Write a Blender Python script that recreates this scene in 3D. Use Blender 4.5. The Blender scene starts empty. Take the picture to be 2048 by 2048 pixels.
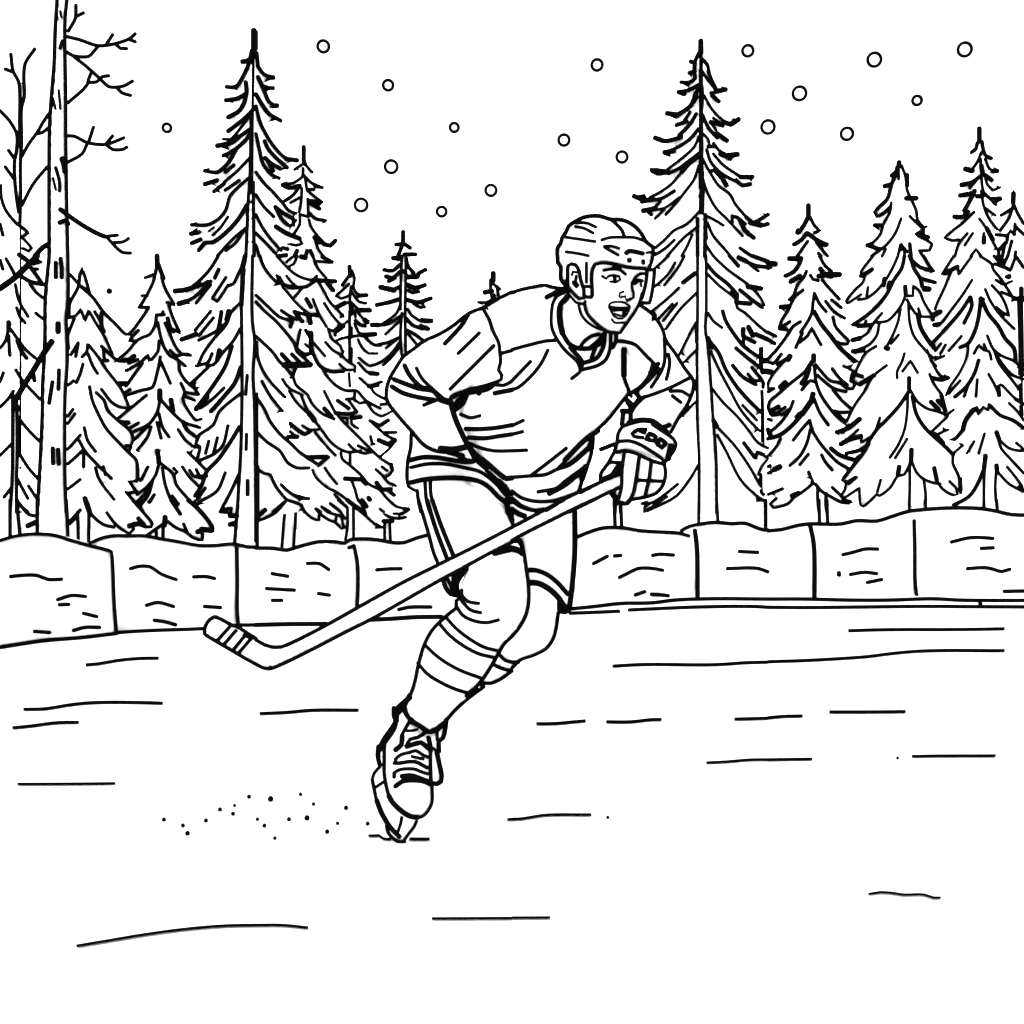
import bpy, math, numpy as np
from mathutils import Vector
from mathutils.bvhtree import BVHTree
from mathutils.geometry import delaunay_2d_cdt

# ------------------------------------------------------------------ camera maths
F = 2048 * 50 / 36.0          # focal length in picture units (2048 wide)
HZ = 1000.0                   # height of the horizon in the picture
CAMZ = 684 / F * 3.5          # eye height
EYE = Vector((0, 0, CAMZ))
WK, WA = 1.02, 0.95            # ink width factor and allowance

def at(px, py, D):
    return Vector(((px - 1024) * D / F, D, CAMZ - (py - HZ) * D / F))
def ray(px, py):
    return Vector(((px - 1024) / F, 1.0, -(py - HZ) / F))

# ------------------------------------------------------------------ hand drawn line work
DATA = r"""
@ 0 0
BI
430 0 415 250 408 480 395 640 385 760 378 860 372 1000 370 1250 370 1932
505 0 492 130 490 380 495 650 497 1080 500 1300 505 1600 513 1932
5: 455 85 462 125
470 310 452 365
5: 443 682 455 820
5: 400 745 418 820
420 1265 450 1380 449 1440
5: 400 1345 420 1430
14: 470 1200 485 1240 492 1290
515 235 545 185 568 140 573 40
575 125 630 97
500 275 600 300 740 345 830 338 920 315 980 290 1020 255
970 295 1020 315
805 330 850 262
870 330 910 365 955 367
500 390 550 420 670 425 740 350
560 430 650 500 740 580 825 655 930 650 1000 612
880 660 920 700 985 720
690 545 668 600 660 635 515 775
670 622 730 618 770 580 820 572
505 1025 560 1028 655 1075 800 1090 850 1075 935 1040
670 1070 705 960
800 1085 850 1025
800 1090 850 1128 935 1125 958 1110
660 1080 620 1160 510 1225
10: 455 1580 600 1685 740 1765 790 1785
790 1785 885 1775
10: 450 1680 500 1660 515 1690
800 1785 925 1905 985 1910
860 1830 930 1825 970 1800
12: 265 1932 320 1870 370 1840
BR
82 410 100 540 140 615 148 680 148 930 150 1100
262 370 190 480 180 560 182 740 165 800 163 1080 155 1200 155 1500 150 1690
0 835 70 910 125 1010 122 1150 110 1200 110 1350 125 1500 140 1600
40 522 100 545
65 1135 110 1200
40 1260 105 1350
375 850 320 930 290 985 215 1090 165 1180
370 960 320 1000 275 1010
355 1260 250 1390 165 1550
LC
5 1400 10 1490 40 1580 130 1690 160 1710 215 1755 165 1790 240 1870 215 1895 175 1875
0 1690 20 1775
S4
14: 1915 230 1915 380
9: 1900 380 1885 450 1870 500 1810 620 1780 660 1710 655
12: 1830 465 1890 460
10: 1855 620 1860 700 1800 740 1705 757
10: 1860 700 1840 780 1800 840 1720 885
9: 1925 810 1870 870 1800 930 1720 990
12: 1640 1100 1750 1075 1800 1035
9: 1800 1035 1900 965
6: 1685 1050 1740 1050 1820 960 1890 870
9: 1900 1000 1830 1080 1740 1150 1685 1175
9: 1780 1130 1720 1230 1640 1300 1545 1290
1885 1190 1790 1290 1690 1375
8: 1765 1245 1700 1300
11: 1545 1390 1640 1360
9: 1615 1445 1690 1385
8: 1880 1340 1800 1410 1735 1480 1700 1590 1650 1650 1570 1695 1445 1697
8: 1700 1435 1805 1360
1895 880 1890 1200 1885 1340 1870 1550 1865 1700 1855 1932
10: 1860 1550 1800 1650 1720 1740 1600 1830 1550 1830 1500 1890
6: 1720 1635 1660 1720 1605 1775
5: 1575 1745 1615 1715
11: 1440 1765 1500 1755
10: 1445 1835 1515 1805
1855 1720 1760 1800 1640 1930
1840 1740 1780 1830 1705 1890
1912 1375 1912 1500 1918 1932
SN
1260 965 30
@ 0 512
BI
370 0 355 150 340 330 338 600 330 800 320 1000 318 1200 310 1400 300 1600 288 1800 280 1932
513 0 513 350 500 470 505 600 508 800 492 1050 490 1400 492 1700 500 1932
9: 420 50 420 160
9: 457 20 465 100 465 160
13: 438 510 438 570
8: 445 860 440 1005
8: 395 950 370 1110
9: 397 1450 400 1565
9: 438 1460 443 1570
15: 0 245 110 165 200 80 280 0
14: 390 645 330 730 260 850 190 960 120 1080
9: 250 880 260 940
11: 145 -10 200 30
LC
45 20 95 110 110 145
0 30 20 100
250 60 310 45
265 10 300 45
9: 160 155 235 195 335 215
9: 235 90 265 130 320 210
225 210 270 270 330 320
285 100 245 100
115 215 140 330 210 455
125 390 150 460 190 505
270 430 325 475
12: 65 500 65 560
0 695 40 640 65 530 130 620 190 700 280 780
65 600 72 750
9: 130 640 160 715 200 770
120 860 185 965
0 950 25 880
LT
100 1020 60 1080 0 1140
95 1030 95 1300 90 1700 75 1932
12: 110 1080 130 1160
125 1060 130 1250 130 1500 125 1700 125 1932
205 980 300 1080
135 1215 215 1315 300 1400
140 1480 215 1600 285 1680
130 1680 210 1830
215 1735 280 1835
0 1505 85 1420
30 1820 85 1750
125 1860 210 1932
C1
530 140 600 220 700 310 780 420 880 520 950 590 985 590
520 440 525 360 590 230 605 130 620 95 640 150 680 290
600 220 660 260
500 470 570 450 610 400 640 490 670 410 720 500 790 610 850 740
520 570 560 470
515 560 510 620 515 700
715 420 755 490 780 570
9: 765 430 770 540 785 570
535 745 590 655
570 760 590 660
620 760 655 720 660 660 740 760 800 850 870 940 920 1010 960 1100 975 1140
665 740 700 830 735 885
765 680 840 750 880 785
780 710 790 780 815 790
765 790 815 790
625 815 600 900 575 955
515 975 555 940
675 985 690 1070 750 1210 800 1300 900 1410 970 1480 1030 1540 1040 1680
725 1030 785 1090 810 1160 880 1230 990 1330 1005 1390 985 1435 950 1430
765 1005 850 1110 920 1145 975 1150
510 1210 550 1155
510 1265 565 1190
635 1295 660 1390 720 1475
510 1460 605 1350
510 1570 620 1470
595 1390 640 1470 720 1560 790 1630 840 1680
630 1480 630 1595
720 1600 740 1670 860 1835
780 1590 795 1650
510 1760 605 1685
14: 640 1830 675 1932
590 1932 605 1915
970 1480 990 1440
C2
13: 1185 0 1187 70
1180 80 1160 180 1120 270 1080 340 1045 390 1125 385 1060 480 1000 560 970 590
1095 165 1155 140
1070 300 1110 300
10: 1195 60 1235 170
1220 160 1245 240 1320 370 1260 350
1270 350 1300 450 1360 580 1295 550
1045 560 1005 600 975 640 1020 640
1180 445 1170 520 1130 590 1060 620 1020 650 970 710 890 780
1180 445 1240 440
1230 420 1220 445
1190 500 1210 600 1240 690 1280 750 1340 780 1400 830
1200 640 1190 720 1130 795 1115 745 1075 790 1000 840 950 865
1245 505 1280 580 1330 690 1380 745 1440 750
9: 1265 470 1290 550 1310 570
1285 710 1330 755 1390 740
1075 810 1000 910 950 980
1210 760 1190 860 1150 990 1130 1000 1060 1015 950 1055
1215 800 1250 880 1285 960
1350 800 1355 860 1400 940 1470 1000 1500 1045
1430 970 1480 1000 1535 950
1365 960 1395 1030 1380 1080 1400 1130 1480 1240 1520 1230
1400 1030 1490 1045
1400 1060 1470 1090
12: 880 785 970 785 1010 755
970 810 1040 780
940 1030 985 1005
890 1225 980 1150 1105 1050
890 955 975 955
900 970 940 970
1205 1015 1200 1120 1180 1190 1120 1270 1000 1330
13: 1205 1015 1205 1080
1210 1080 1290 1170 1380 1250 1510 1295
12: 1290 1085 1305 1170
1200 1190 1225 1290 1275 1365
1185 1255 1215 1375
1120 1280 1010 1390
1140 1290 1110 1370 1035 1465
900 1250 980 1255 940 1275
960 1310 1045 1260
1345 1310 1400 1390 1470 1445
10: 1380 1250 1410 1310 1490 1370
13: 1190 1470 1200 1560
1195 1580 1175 1650 1110 1740 1035 1800
1210 1560 1310 1650 1330 1720 1420 1830 1520 1932
1310 1600 1340 1630 1310 1655
1225 1600 1245 1720 1290 1840 1350 1932
1300 1810 1345 1870
895 1610 960 1680 1000 1740 1040 1790
1115 1590 1065 1695 1040 1680
985 1635 970 1690 1030 1700
990 1640 1030 1670
950 1780 1000 1840 1060 1900 1080 1932
960 1790 1030 1780
1040 1850 1125 1760
1150 1700 1120 1800 1060 1880
1165 1800 1125 1860
S4
1645 0 1590 90 1520 170 1450 230
13: 1320 265 1400 255 1510 215
1490 235 1570 190
9: 1650 100 1620 165
9: 1350 360 1450 320 1590 190
14: 1350 360 1400 345
1480 355 1590 215
1705 160 1600 320 1640 345 1720 220
12: 1850 0 1830 80
1845 40 1800 130 1760 210 1720 225
11: 1835 100 1820 370
1815 350 1740 430 1710 510 1600 640 1530 740 1490 830
1590 415 1470 560
1610 465 1500 600
12: 1370 630 1480 590
1500 635 1640 560 1720 490
10: 1670 420 1655 510 1640 570
12: 1725 415 1710 480
1820 370 1825 700 1825 1100 1815 1500 1800 1750 1790 1932
1810 550 1760 640 1680 730 1610 820 1560 830
1600 735 1570 800 1480 830
1570 840 1430 970
12: 1655 710 1640 780
9: 1750 680 1700 830 1620 960 1510 1110
14: 1480 1155 1560 1060
1510 1150 1590 1090 1690 995
10: 1815 840 1770 960 1690 1060 1590 1175
1810 1040 1650 1180 1610 1270 1500 1350
1500 1360 1475 1420 1510 1440 1490 1520
1470 1445 1510 1445
9: 1805 1290 1740 1400 1650 1530 1550 1640 1530 1710 1470 1810
1415 1480 1490 1550 1560 1620
1720 1280 1680 1430 1620 1490 1500 1545
1575 1395 1550 1490
1640 1370 1610 1490
1480 1660 1560 1660
1375 1590 1430 1670 1500 1740
1430 1615 1460 1660 1530 1680
1480 1610 1500 1650
1550 1750 1485 1840
1700 1635 1640 1770 1500 1860
1800 1650 1740 1780 1660 1932
1690 1910 1745 1905
1905 0 1905 500 1920 620 1910 900 1920 1100 1932 1932
7: 1865 900 1855 1045
7: 1860 1345 1857 1460
9: 1868 1695 1868 1800
SP
825 265 22
@ 0 1000
BI
280 0 280 240
500 0 510 180 513 280
520 170 600 80
10: 525 175 575 125
LT
75 0 75 270
130 0 140 150 150 250
140 20 220 110 265 120
12: 210 195 265 170
C1
585 90 590 300
645 0 670 80 730 150 790 190 860 205
670 90 670 320
12: 640 0 665 40
805 95 870 180 930 230 980 250 1010 220 990 190 1010 175
1000 0 1080 90 1150 180 1140 205 1090 200
12: 975 195 1050 180 1100 200 1045 140
C2
1050 30 1090 0
8: 1125 15 1140 0
9: 1290 0 1360 105
9: 1310 10 1345 30
10: 1420 0 1490 60 1560 140 1605 210 1590 235
13: 1520 220 1600 230
16: 1480 15 1540 5
12: 1245 130 1240 190
1245 170 1180 215 1110 265
1250 150 1330 210 1400 240 1450 280 1500 300 1530 300 1525 220
1385 180 1415 250
1180 240 1180 270
1230 180 1230 280
12: 1490 240 1525 235
S4
1710 0 1660 90 1740 95 1745 60
12: 1735 120 1790 120
12: 1735 185 1780 170
1795 0 1780 200 1770 320
1932 0 1930 310
BK
0 305 100 275 220 258 350 258 430 270 520 300 680 345 840 390 850 500 860 750 878 1000
680 325 760 290 850 270 980 270 1090 270 1200 290 1350 315 1500 342 1640 342 1700 335 1780 332 1860 352 1932 355
1785 340 1790 600 1790 860 1797 940
78 578 150 570 285 570 360 598 465 598
435 752 540 720 645 728
447 790 520 788
630 855 730 880
555 985 640 962 752 962
258 992 375 1000
985 518 1040 502 1130 502 1220 560 1330 600
1460 580 1560 578 1620 592
1105 795 1190 773 1310 803
1542 803 1665 812
1165 908 1240 918 1325 942
0 1110 160 1085 330 1060 600 1040 880 1008
880 1000 1150 985 1450 975 1540 970
1780 945 1932 943
ICE
645 1243 740 1235 880 1210 1060 1193 1198 1192
175 1578 350 1573 500 1548 650 1530 1130 1528 1230 1532
92 1718 220 1705 440 1678 595 1676
ST
1640 885 1620 880 1580 905 1550 950 1543 1010 1620 1060 1740 1130 1850 1195 1932 1240
1620 880 1680 905 1750 945 1780 950 1860 1000 1932 1045
1640 1060 1730 960
1690 1090 1780 985
1765 1125 1850 1020
1800 1155 1900 1040
1840 1020 1900 1040
@ 512 0
S4
8: 0 240 0 370
9: 5 400 15 500
8: 15 500 60 560 130 585
12: 100 585 130 585
9: 130 665 60 660 30 610
9: 15 580 60 680 100 770 150 800
12: 120 800 160 797
10: 0 710 40 780 100 860 185 910
8: 0 800 30 920 80 1020 140 1110 220 1190 300 1210
11: 230 1200 310 1210
8: 0 1010 30 1150 50 1230 120 1320 175 1345
9: 65 1065 90 1120 150 1190 235 1265
9: 70 1190 110 1230 185 1275
9: 80 1200 130 1290
0 1300 60 1380 130 1450 200 1530 250 1590 300 1610
0 1470 60 1560 135 1635
0 1620 40 1700 100 1790 190 1890
0 1760 70 1830 150 1915
0 1850 25 1932
9: 145 1560 210 1610 280 1650
9: 150 1570 200 1660 245 1700
11: 150 1710 230 1760 330 1800
C5
12: 360 1110 360 1240
365 1200 380 1250 425 1300
290 1280 340 1245
355 1270 350 1330 280 1380 200 1390
12: 200 1395 250 1420 330 1400
360 1320 420 1380 500 1415
9: 440 1405 500 1415
370 1340 390 1440 440 1480 500 1525
9: 385 1430 435 1430
345 1420 340 1520 325 1600
8: 330 1400 280 1470 210 1520
330 1490 260 1530
390 1500 395 1630
16: 400 1520 480 1530
12: 420 1540 480 1575
9: 395 1600 450 1650 525 1665
340 1620 395 1635
330 1620 330 1690 280 1770
300 1660 230 1740
265 1610 285 1700
400 1660 410 1700 450 1760 520 1840
12: 440 1790 480 1830
12: 510 1840 560 1855 600 1815
440 1790 470 1880 510 1932
330 1810 350 1840 300 1850 220 1830 155 1800
11: 200 1870 240 1880
11: 290 1932 310 1890
10: 375 1932 385 1890
10: 410 1890 430 1932
12: 170 1932 230 1925
C7
12: 1110 1750 1110 1830
10: 1055 1845 1105 1840
10: 1120 1840 1165 1870
10: 1100 1860 1070 1932
11: 1120 1920 1205 1920
SN
508 350 42
997 643 37
1496 962 32
1020 1258 46
793 1547 46
1773 1437 40
1401 1597 35
@ 512 512
S4
30 0 60 80 110 150 170 210
0 295 50 340 110 400 180 460 270 490
190 410 250 450 310 480
9: 275 490 260 535
0 345 60 410 150 490 230 580 290 660 310 720 390 790 415 820
0 605 70 670 130 730 180 800 215 830
5 650 15 770 60 880 120 960 220 1065
45 945 110 1060 200 1170
0 1060 60 1150 110 1250 190 1350 260 1410 330 1480 400 1530 470 1575
10: 290 420 330 470 350 495
300 420 400 450
14: 400 455 410 505
5 1040 5 1932
0 1320 80 1400 180 1470 240 1560 310 1600 400 1600
0 1595 60 1640 105 1650 150 1740 230 1840
190 1725 250 1780 330 1825 400 1830
235 1840 340 1880 365 1932
210 1860 130 1932
335 555 310 680
9: 315 710 370 745 415 735
305 690 330 715
16: 215 825 410 820
10: 195 740 240 790 270 820
8: 270 740 330 800
215 830 270 900
9: 300 840 275 910
C5
155 0 200 50 260 110 340 160 430 180 460 150
270 10 230 45
310 0 285 60 250 80
14: 340 5 375 12
430 0 460 80 530 165
460 40 575 50
10: 500 5 575 45
12: 490 185 600 190
12: 430 180 500 185
14: 170 160 200 215
155 145 180 200
10: 190 210 280 235 380 230 440 190
230 150 270 200 300 225
200 235 240 280 290 340 350 400 410 440 460 440
240 240 285 245 320 235
350 240 290 310
470 190 520 280 560 350 610 400 660 455
12: 540 205 585 260
12: 380 325 415 385
430 325 455 390 480 450 530 530 560 560 620 570
430 450 480 455
515 355 570 440 630 510
14: 600 390 670 355
655 440 640 460
14: 630 520 660 530
545 550 570 620 640 680 655 720
600 580 600 600
18: 610 560 640 540
620 570 670 510
10: 375 560 410 620 420 700 440 760 480 830 560 870 660 870
13: 415 580 415 730
370 665 400 690
430 650 520 755
525 650 580 710 640 745 700 800 750 830 745 875
660 720 640 760
490 840 540 910 610 980 680 1015 760 1015 830 1090 940 1150
630 815 680 860 745 860
14: 270 910 265 905
280 910 300 970 390 1050 420 1110 500 1190 590 1230
190 915 240 990 350 1050
250 1020 300 1100 400 1200 480 1290
340 1050 380 1150 410 1200
16: 400 1190 440 1240
515 1020 560 1110 600 1185
12: 515 1150 570 1210
10: 600 1185 730 1190 760 1175
700 1090 755 1165
680 1080 745 1075
745 1030 745 1085 780 1110 830 1100
10: 615 1090 700 1150
745 1090 740 1060
840 1110 890 1180 945 1210 1030 1170
600 1180 650 1240 720 1310 800 1390 880 1470 960 1540 1020 1575
640 1220 690 1225 690 1260
720 1200 725 1270 770 1300
12: 720 1225 790 1215
470 1280 500 1320 560 1400 640 1460 700 1480 790 1470
350 1280 400 1310 470 1310
12: 260 1265 310 1310 370 1345 410 1320
255 1325 300 1360
12: 240 1365 310 1365
445 1330 500 1400 600 1505
700 1420 740 1460 830 1490 880 1475
770 1430 860 1475
640 1485 650 1530 710 1580 790 1650 850 1720 930 1760
710 1480 710 1570
865 1360 880 1420
870 1420 895 1420
12: 360 1520 545 1515 470 1580
12: 240 1475 300 1520 350 1525
300 1540 410 1590 450 1670 540 1750 620 1790 700 1850 770 1910 810 1920
520 1600 560 1660 610 1720
590 1800 640 1850 690 1900
12: 670 1680 780 1685
720 1690 750 1770 770 1840 830 1895
12: 800 1690 830 1720
13: 850 1825 860 1840
460 1910 490 1932
500 1895 560 1932
560 1870 640 1932
905 1610 960 1660 1000 1710 1055 1735
950 1590 990 1620
10: 1020 1570 1030 1620 1010 1650 980 1665
12: 910 1710 950 1760 1020 1760
10: 1000 1770 1045 1805
940 1770 1000 1840 1060 1890 1150 1910 1120 1932
935 1910 965 1932
C6
12: 705 80 710 150
9: 700 150 650 220
725 110 745 170 735 230 760 280 820 305
12: 770 300 835 295
720 270 780 345 830 355
700 210 660 250 600 300 640 320 710 295
720 230 710 280 710 400
700 350 660 355 620 380
730 360 780 410
14: 760 410 860 410
720 350 730 410 720 440
770 425 820 480 850 490
15: 820 480 840 500
745 430 750 460
705 420 705 700 705 800
720 540 720 600
10: 750 485 790 520 825 530
745 510 770 570 810 600
14: 810 595 900 590
605 640 650 620 720 610 770 600 840 610
770 630 800 690 850 735 915 735
8: 830 620 890 670 940 675
700 490 660 510
720 700 720 800
700 860 710 1010
C7
1100 0 1090 300 1090 400
1130 0 1130 150 1125 400 1130 750
1100 430 1090 600 1100 750
14: 1035 15 1085 20
10: 965 105 1030 110 1085 65
9: 1135 20 1150 80 1190 125
12: 1150 160 1220 160 1230 130 1280 105
1180 130 1200 145
12: 980 155 1030 165 1085 120
10: 1000 190 1050 165
8: 1110 110 1140 150
16: 940 235 1040 260
10: 1040 255 1085 230
13: 1145 220 1200 240 1275 220
9: 1150 260 1180 275 1230 270
12: 910 370 1000 350 1085 325
12: 1140 330 1220 350 1320 320
1190 360 1240 390 1275 385
1260 350 1265 385
1085 380 1060 430 1000 480 940 520
14: 875 520 925 520
10: 930 520 1000 510 1095 450
975 590 1085 490
1145 400 1170 440 1230 485
14: 1250 485 1325 490
10: 1135 470 1180 520 1260 550
14: 1240 530 1300 550
9: 1140 560 1180 580 1260 635
1150 590 1215 670
8: 1080 615 1000 650 900 670
1060 630 980 695
725 705 800 790 860 830 900 820 960 790 1010 750 1085 650
960 825 1010 780 1080 690
770 805 830 870 870 890
12: 860 885 920 888
780 920 850 980 950 950
860 985 900 1040 980 1080
12: 850 985 920 975
940 1120 1010 1115
855 1240 920 1300 980 1350 1060 1390 1000 1460 940 1510
10: 870 1250 930 1280 1000 1240
975 1330 1060 1330
14: 925 1390 1000 1420 1050 1390
C9
13: 1790 130 1790 185
1770 180 1770 230 1780 330 1740 350 1680 350
12: 1725 275 1780 265
1790 210 1840 250
1820 230 1830 300
1790 330 1800 335
JT
1932 270 1850 310 1780 350 1720 385 1610 430 1480 530 1380 590 1270 640 1190 700 1110 760 1070 820 1010 920 985 1000 985 1080 1010 1130 1090 1230 1170 1320 1270 1430 1350 1470 1480 1490 1590 1540 1650 1550
1715 400 1760 480 1790 570 1830 650 1840 730 1845 800 1830 860 1855 900 1850 930 1750 970 1600 1010 1500 1060 1460 1090
9: 1600 440 1560 510 1425 660
1685 580 1525 735
1795 675 1650 820 1560 910 1465 1005
1845 735 1932 712
10: 1120 825 1160 900 1250 990 1310 1005
1210 845 1250 920 1330 1000 1420 1080
10: 1040 930 1130 965 1230 1000 1340 1020 1390 1080
10: 1025 985 1100 1030 1200 1060 1340 1085
1265 1125 1380 1080
16: 1390 1080 1450 1100
9: 1460 1100 1480 1060 1550 1030
1930 945 1870 975 1800 970
10: 1800 1035 1932 1010
12: 1780 980 1750 1000 1600 1030
12: 1680 1035 1690 1020
1490 1130 1570 1040
12: 1500 1160 1560 1110 1590 1040
12: 1470 1100 1495 1200 1540 1310 1590 1410 1650 1490 1750 1570 1830 1640 1890 1680 1932 1675
1545 1195 1620 1220 1690 1205
9: 1580 1305 1700 1305 1820 1295 1932 1275
9: 1605 1370 1730 1375 1830 1360 1932 1345
1600 1410 1700 1450 1800 1470 1932 1470
14: 1390 1455 1480 1460 1590 1440
12: 1450 1480 1560 1510
1170 1340 1165 1450 1145 1540 1140 1700 1150 1740 1200 1770
10: 1165 1540 1250 1520 1350 1520 1480 1540 1590 1555 1640 1550
1170 1595 1290 1570 1430 1570 1560 1595 1680 1625 1740 1660 1820 1730 1880 1800 1932 1840
10: 1165 1710 1250 1690 1400 1675 1540 1675 1680 1700 1750 1740 1820 1810 1890 1870
1600 1440 1650 1530 1700 1580 1740 1610
14: 1680 1550 1740 1600
1740 1620 1830 1700 1932 1800
12: 1830 1700 1890 1760 1900 1932
SH
1215 1770 1225 1850 1245 1932
1275 1710 1285 1840 1310 1932
1315 1700 1320 1800 1360 1932
S4
10: 10 1590 10 1932
@ 512 1000
S4
10 0 10 350
220 15 140 100 60 140 0 160
10: 20 120 70 75
C5
12: 220 10 340 40
340 40 370 90 430 140 475 155 475 115
225 20 210 150 195 350
300 40 297 150 285 350
450 65 480 100 550 150 600 170 645 215 670 205
495 50 540 90 640 125 660 200
560 25 630 80 670 140
605 130 600 160
620 0 690 60
12: 690 0 740 40 800 80
690 60 690 200 675 300
735 60 737 290
770 0 810 50 830 110
12: 800 0 835 50
740 50 830 120 910 190 970 210
C6
C7
14: 850 5 880 10
1000 0 1060 40 1150 70
12: 1100 100 1150 70
935 70 990 120 1080 140 1130 130
1040 100 1080 105 1085 140
12: 960 160 1030 160
970 160 970 300
1010 170 1015 310
BK
0 362 140 365 230 378 310 355 400 330 470 315 600 315 670 325 710 300 780 293 870 295 950 305 1040 322 1120 320 1200 290 1300 262
740 345 765 480 768 700 762 800
700 360 740 345
387 478 480 480 550 525
120 555 240 575
78 668 290 680
123 757 195 757
470 705 555 718
910 527 1000 520 1095 518
1077 827 1150 810 1320 808
9: 0 943 250 937 530 935
9: 840 905 1000 898 1200 885 1400 882
ICE
25 1610 240 1600 410 1585 775 1584
ST
0 1055 60 1090 130 1110 190 1108 260 1080 500 960 760 815 1100 625 1400 475 1700 325 1932 205
0 1240 50 1265 100 1275 160 1255 400 1140 700 985 860 905 1100 770 1400 600 1550 520 1750 410 1932 320
SH
1225 0 1300 250 1340 400 1375 485
9: 1290 0 1350 200 1440 440
9: 1330 0 1400 200 1490 420
10: 1410 590 1430 660 1470 710 1510 720 1550 700
9: 1490 560 1490 680
18: 1580 510 1510 620 1510 690
1440 580 1490 700
SO
1550 680 1550 730 1510 760 1510 810 1440 870 1330 980 1270 1090 1230 1220 1190 1400 1160 1480
1550 720 1600 765 1680 780
1550 760 1620 830 1695 850
1510 800 1560 870 1640 910 1740 925 1830 905
1430 880 1500 960 1600 1040 1720 1110 1830 1140
1390 940 1450 1010 1550 1090 1680 1160 1800 1190
1270 1090 1380 1190 1530 1280 1700 1345
1220 1230 1290 1310 1400 1380 1510 1430 1610 1460
1932 1030 1870 1090 1830 1160 1790 1230 1720 1340 1650 1420 1600 1460
10: 1160 1470 1120 1550 1130 1610 1180 1670 1260 1720 1300 1750
1720 1410 1600 1500 1500 1590 1420 1680 1310 1755
9: 1670 1430 1590 1480
SR
1840 1170 1880 1210 1932 1225
1790 1240 1850 1270 1932 1290
1932 1290 1850 1350 1770 1385 1710 1380
1690 1390 1720 1410
SH2
1932 20 1890 0
12: 1880 0 1932 150
14: 1800 400 1932 365
SK
12: 1160 1490 1090 1550 1050 1590
10: 1040 1570 1040 1640 1110 1570
12: 1060 1630 1040 1720 980 1810 935 1880
@ 1024 0
S8
16: 1425 310 1425 400
10: 1410 400 1380 470 1375 540 1380 590 1340 620 1275 620
13: 1350 465 1380 475
13: 1340 550 1380 540
10: 1430 440 1475 490 1490 560 1515 620 1540 670
1430 530 1470 590 1540 680
15: 1540 690 1610 675
8: 1500 700 1530 700
13: 1510 720 1560 765
12: 1425 530 1425 620
12: 1410 640 1330 680 1255 695
14: 1260 695 1300 710
1430 620 1440 700 1430 860 1425 1000 1435 1100 1425 1300
8: 1400 660 1390 730
10: 1385 700 1350 790 1290 840 1230 870
14: 1170 855 1240 865
8: 1400 730 1350 800 1240 885
8: 1345 845 1300 910
11: 1240 945 1320 915
10: 1390 860 1340 940 1260 1020
14: 1080 1040 1150 1065 1280 1035
1450 720 1500 810 1560 880 1610 920
14: 1600 920 1650 940 1710 900
12: 1500 920 1590 950
1520 890 1590 940
9: 1440 870 1480 960 1550 1040
16: 1550 1010 1620 1060
1500 920 1540 980
10: 1410 970 1340 1050 1250 1110 1150 1155
14: 1150 1150 1220 1140
1410 1030 1380 1100 1300 1180 1170 1280
1440 1010 1480 1050 1490 1100
9: 1420 1150 1340 1210 1260 1270 1180 1310
14: 1060 1290 1100 1310 1180 1300
10: 1050 1280 1150 1290
1520 1080 1560 1130 1640 1180
17: 1620 1175 1700 1165
12: 1570 1160 1650 1200
9: 1480 1105 1530 1105
8: 1470 1130 1500 1220 1560 1290 1650 1350 1700 1370
1520 1160 1590 1240 1720 1330
13: 1720 1335 1815 1335
12: 1690 1360 1740 1400 1800 1390
13: 1540 1290 1590 1350 1620 1400
9: 1500 1290 1550 1280
1440 1200 1500 1310 1560 1400 1650 1470 1680 1530 1770 1640
12: 1420 1170 1330 1240 1280 1300
1270 1310 1200 1390 1100 1460 1040 1490
14: 920 1480 990 1510
14: 980 1520 1060 1505
10: 1050 1510 1120 1500 1225 1440
1410 1250 1370 1360 1310 1440 1250 1520
1120 1520 1080 1560
15: 990 1590 1080 1575
10: 1030 1600 1050 1620
1080 1585 1150 1570 1260 1490
1250 1520 1160 1620
1150 1580 1080 1650
16: 1430 1300 1430 1400
16: 1435 1400 1430 1600
1430 1310 1470 1440 1540 1570 1620 1650
1620 1650 1740 1780
1410 1600 1320 1690 1220 1740 1150 1810 1080 1870
1450 1620 1530 1660 1595 1700
1660 1640 1665 1680
10: 1660 1630 1700 1640 1760 1690
13: 1720 1660 1760 1740 1825 1795
16: 1800 1680 1880 1700
12: 1770 1640 1820 1680 1932 1620
12: 1900 1700 1932 1690
10: 1400 1650 1400 1932
10: 1460 1620 1455 1932
1400 1710 1300 1790 1170 1932
1225 1810 1160 1870 1080 1925
1360 1770 1320 1860 1280 1932
1475 1680 1520 1780 1580 1850 1650 1932
1465 1850 1520 1932
1460 1700 1470 1800
9: 1720 1870 1810 1932
SN
642 490 40
392 1057 40
830 1185 40
1780 383 40
1932 958 48
@ 1024 512
JT
0 275 80 250 180 230 240 220 330 240 400 245
10: 260 310 390 245
400 270 340 300 310 350 297 430 300 540 340 630 400 710 500 810 515 870 450 925
14: 415 310 365 370 360 480 380 580
10: 380 580 430 660 480 690 550 700 610 690 680 650
9: 440 690 530 800 520 850
515 690 530 660 600 605 660 590
12: 600 690 660 640 690 600
9: 700 580 690 680 640 770 530 810
8: 630 690 600 770
520 860 660 820 710 780 740 700 745 590
8: 760 690 785 640 785 590
0 705 130 670 260 640 340 635
790 640 870 650 930 670 1000 740 1080 820
8: 1105 810 1040 880
10: 1065 820 1040 900 980 980 910 1030
1110 850 1040 930 940 1020
970 370 1040 420 1100 490 1140 560 1160 630 1230 730 1300 840 1370 940 1370 1000 1330 1110 1260 1220 1200 1330
1150 620 1150 800 1130 860 1050 990
1180 740 1190 790 1185 850 1165 930
845 705 845 910 880 1010 900 1060
13: 845 705 845 900
270 710 220 810 130 920 30 1000 0 1005
0 940 140 795
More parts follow.
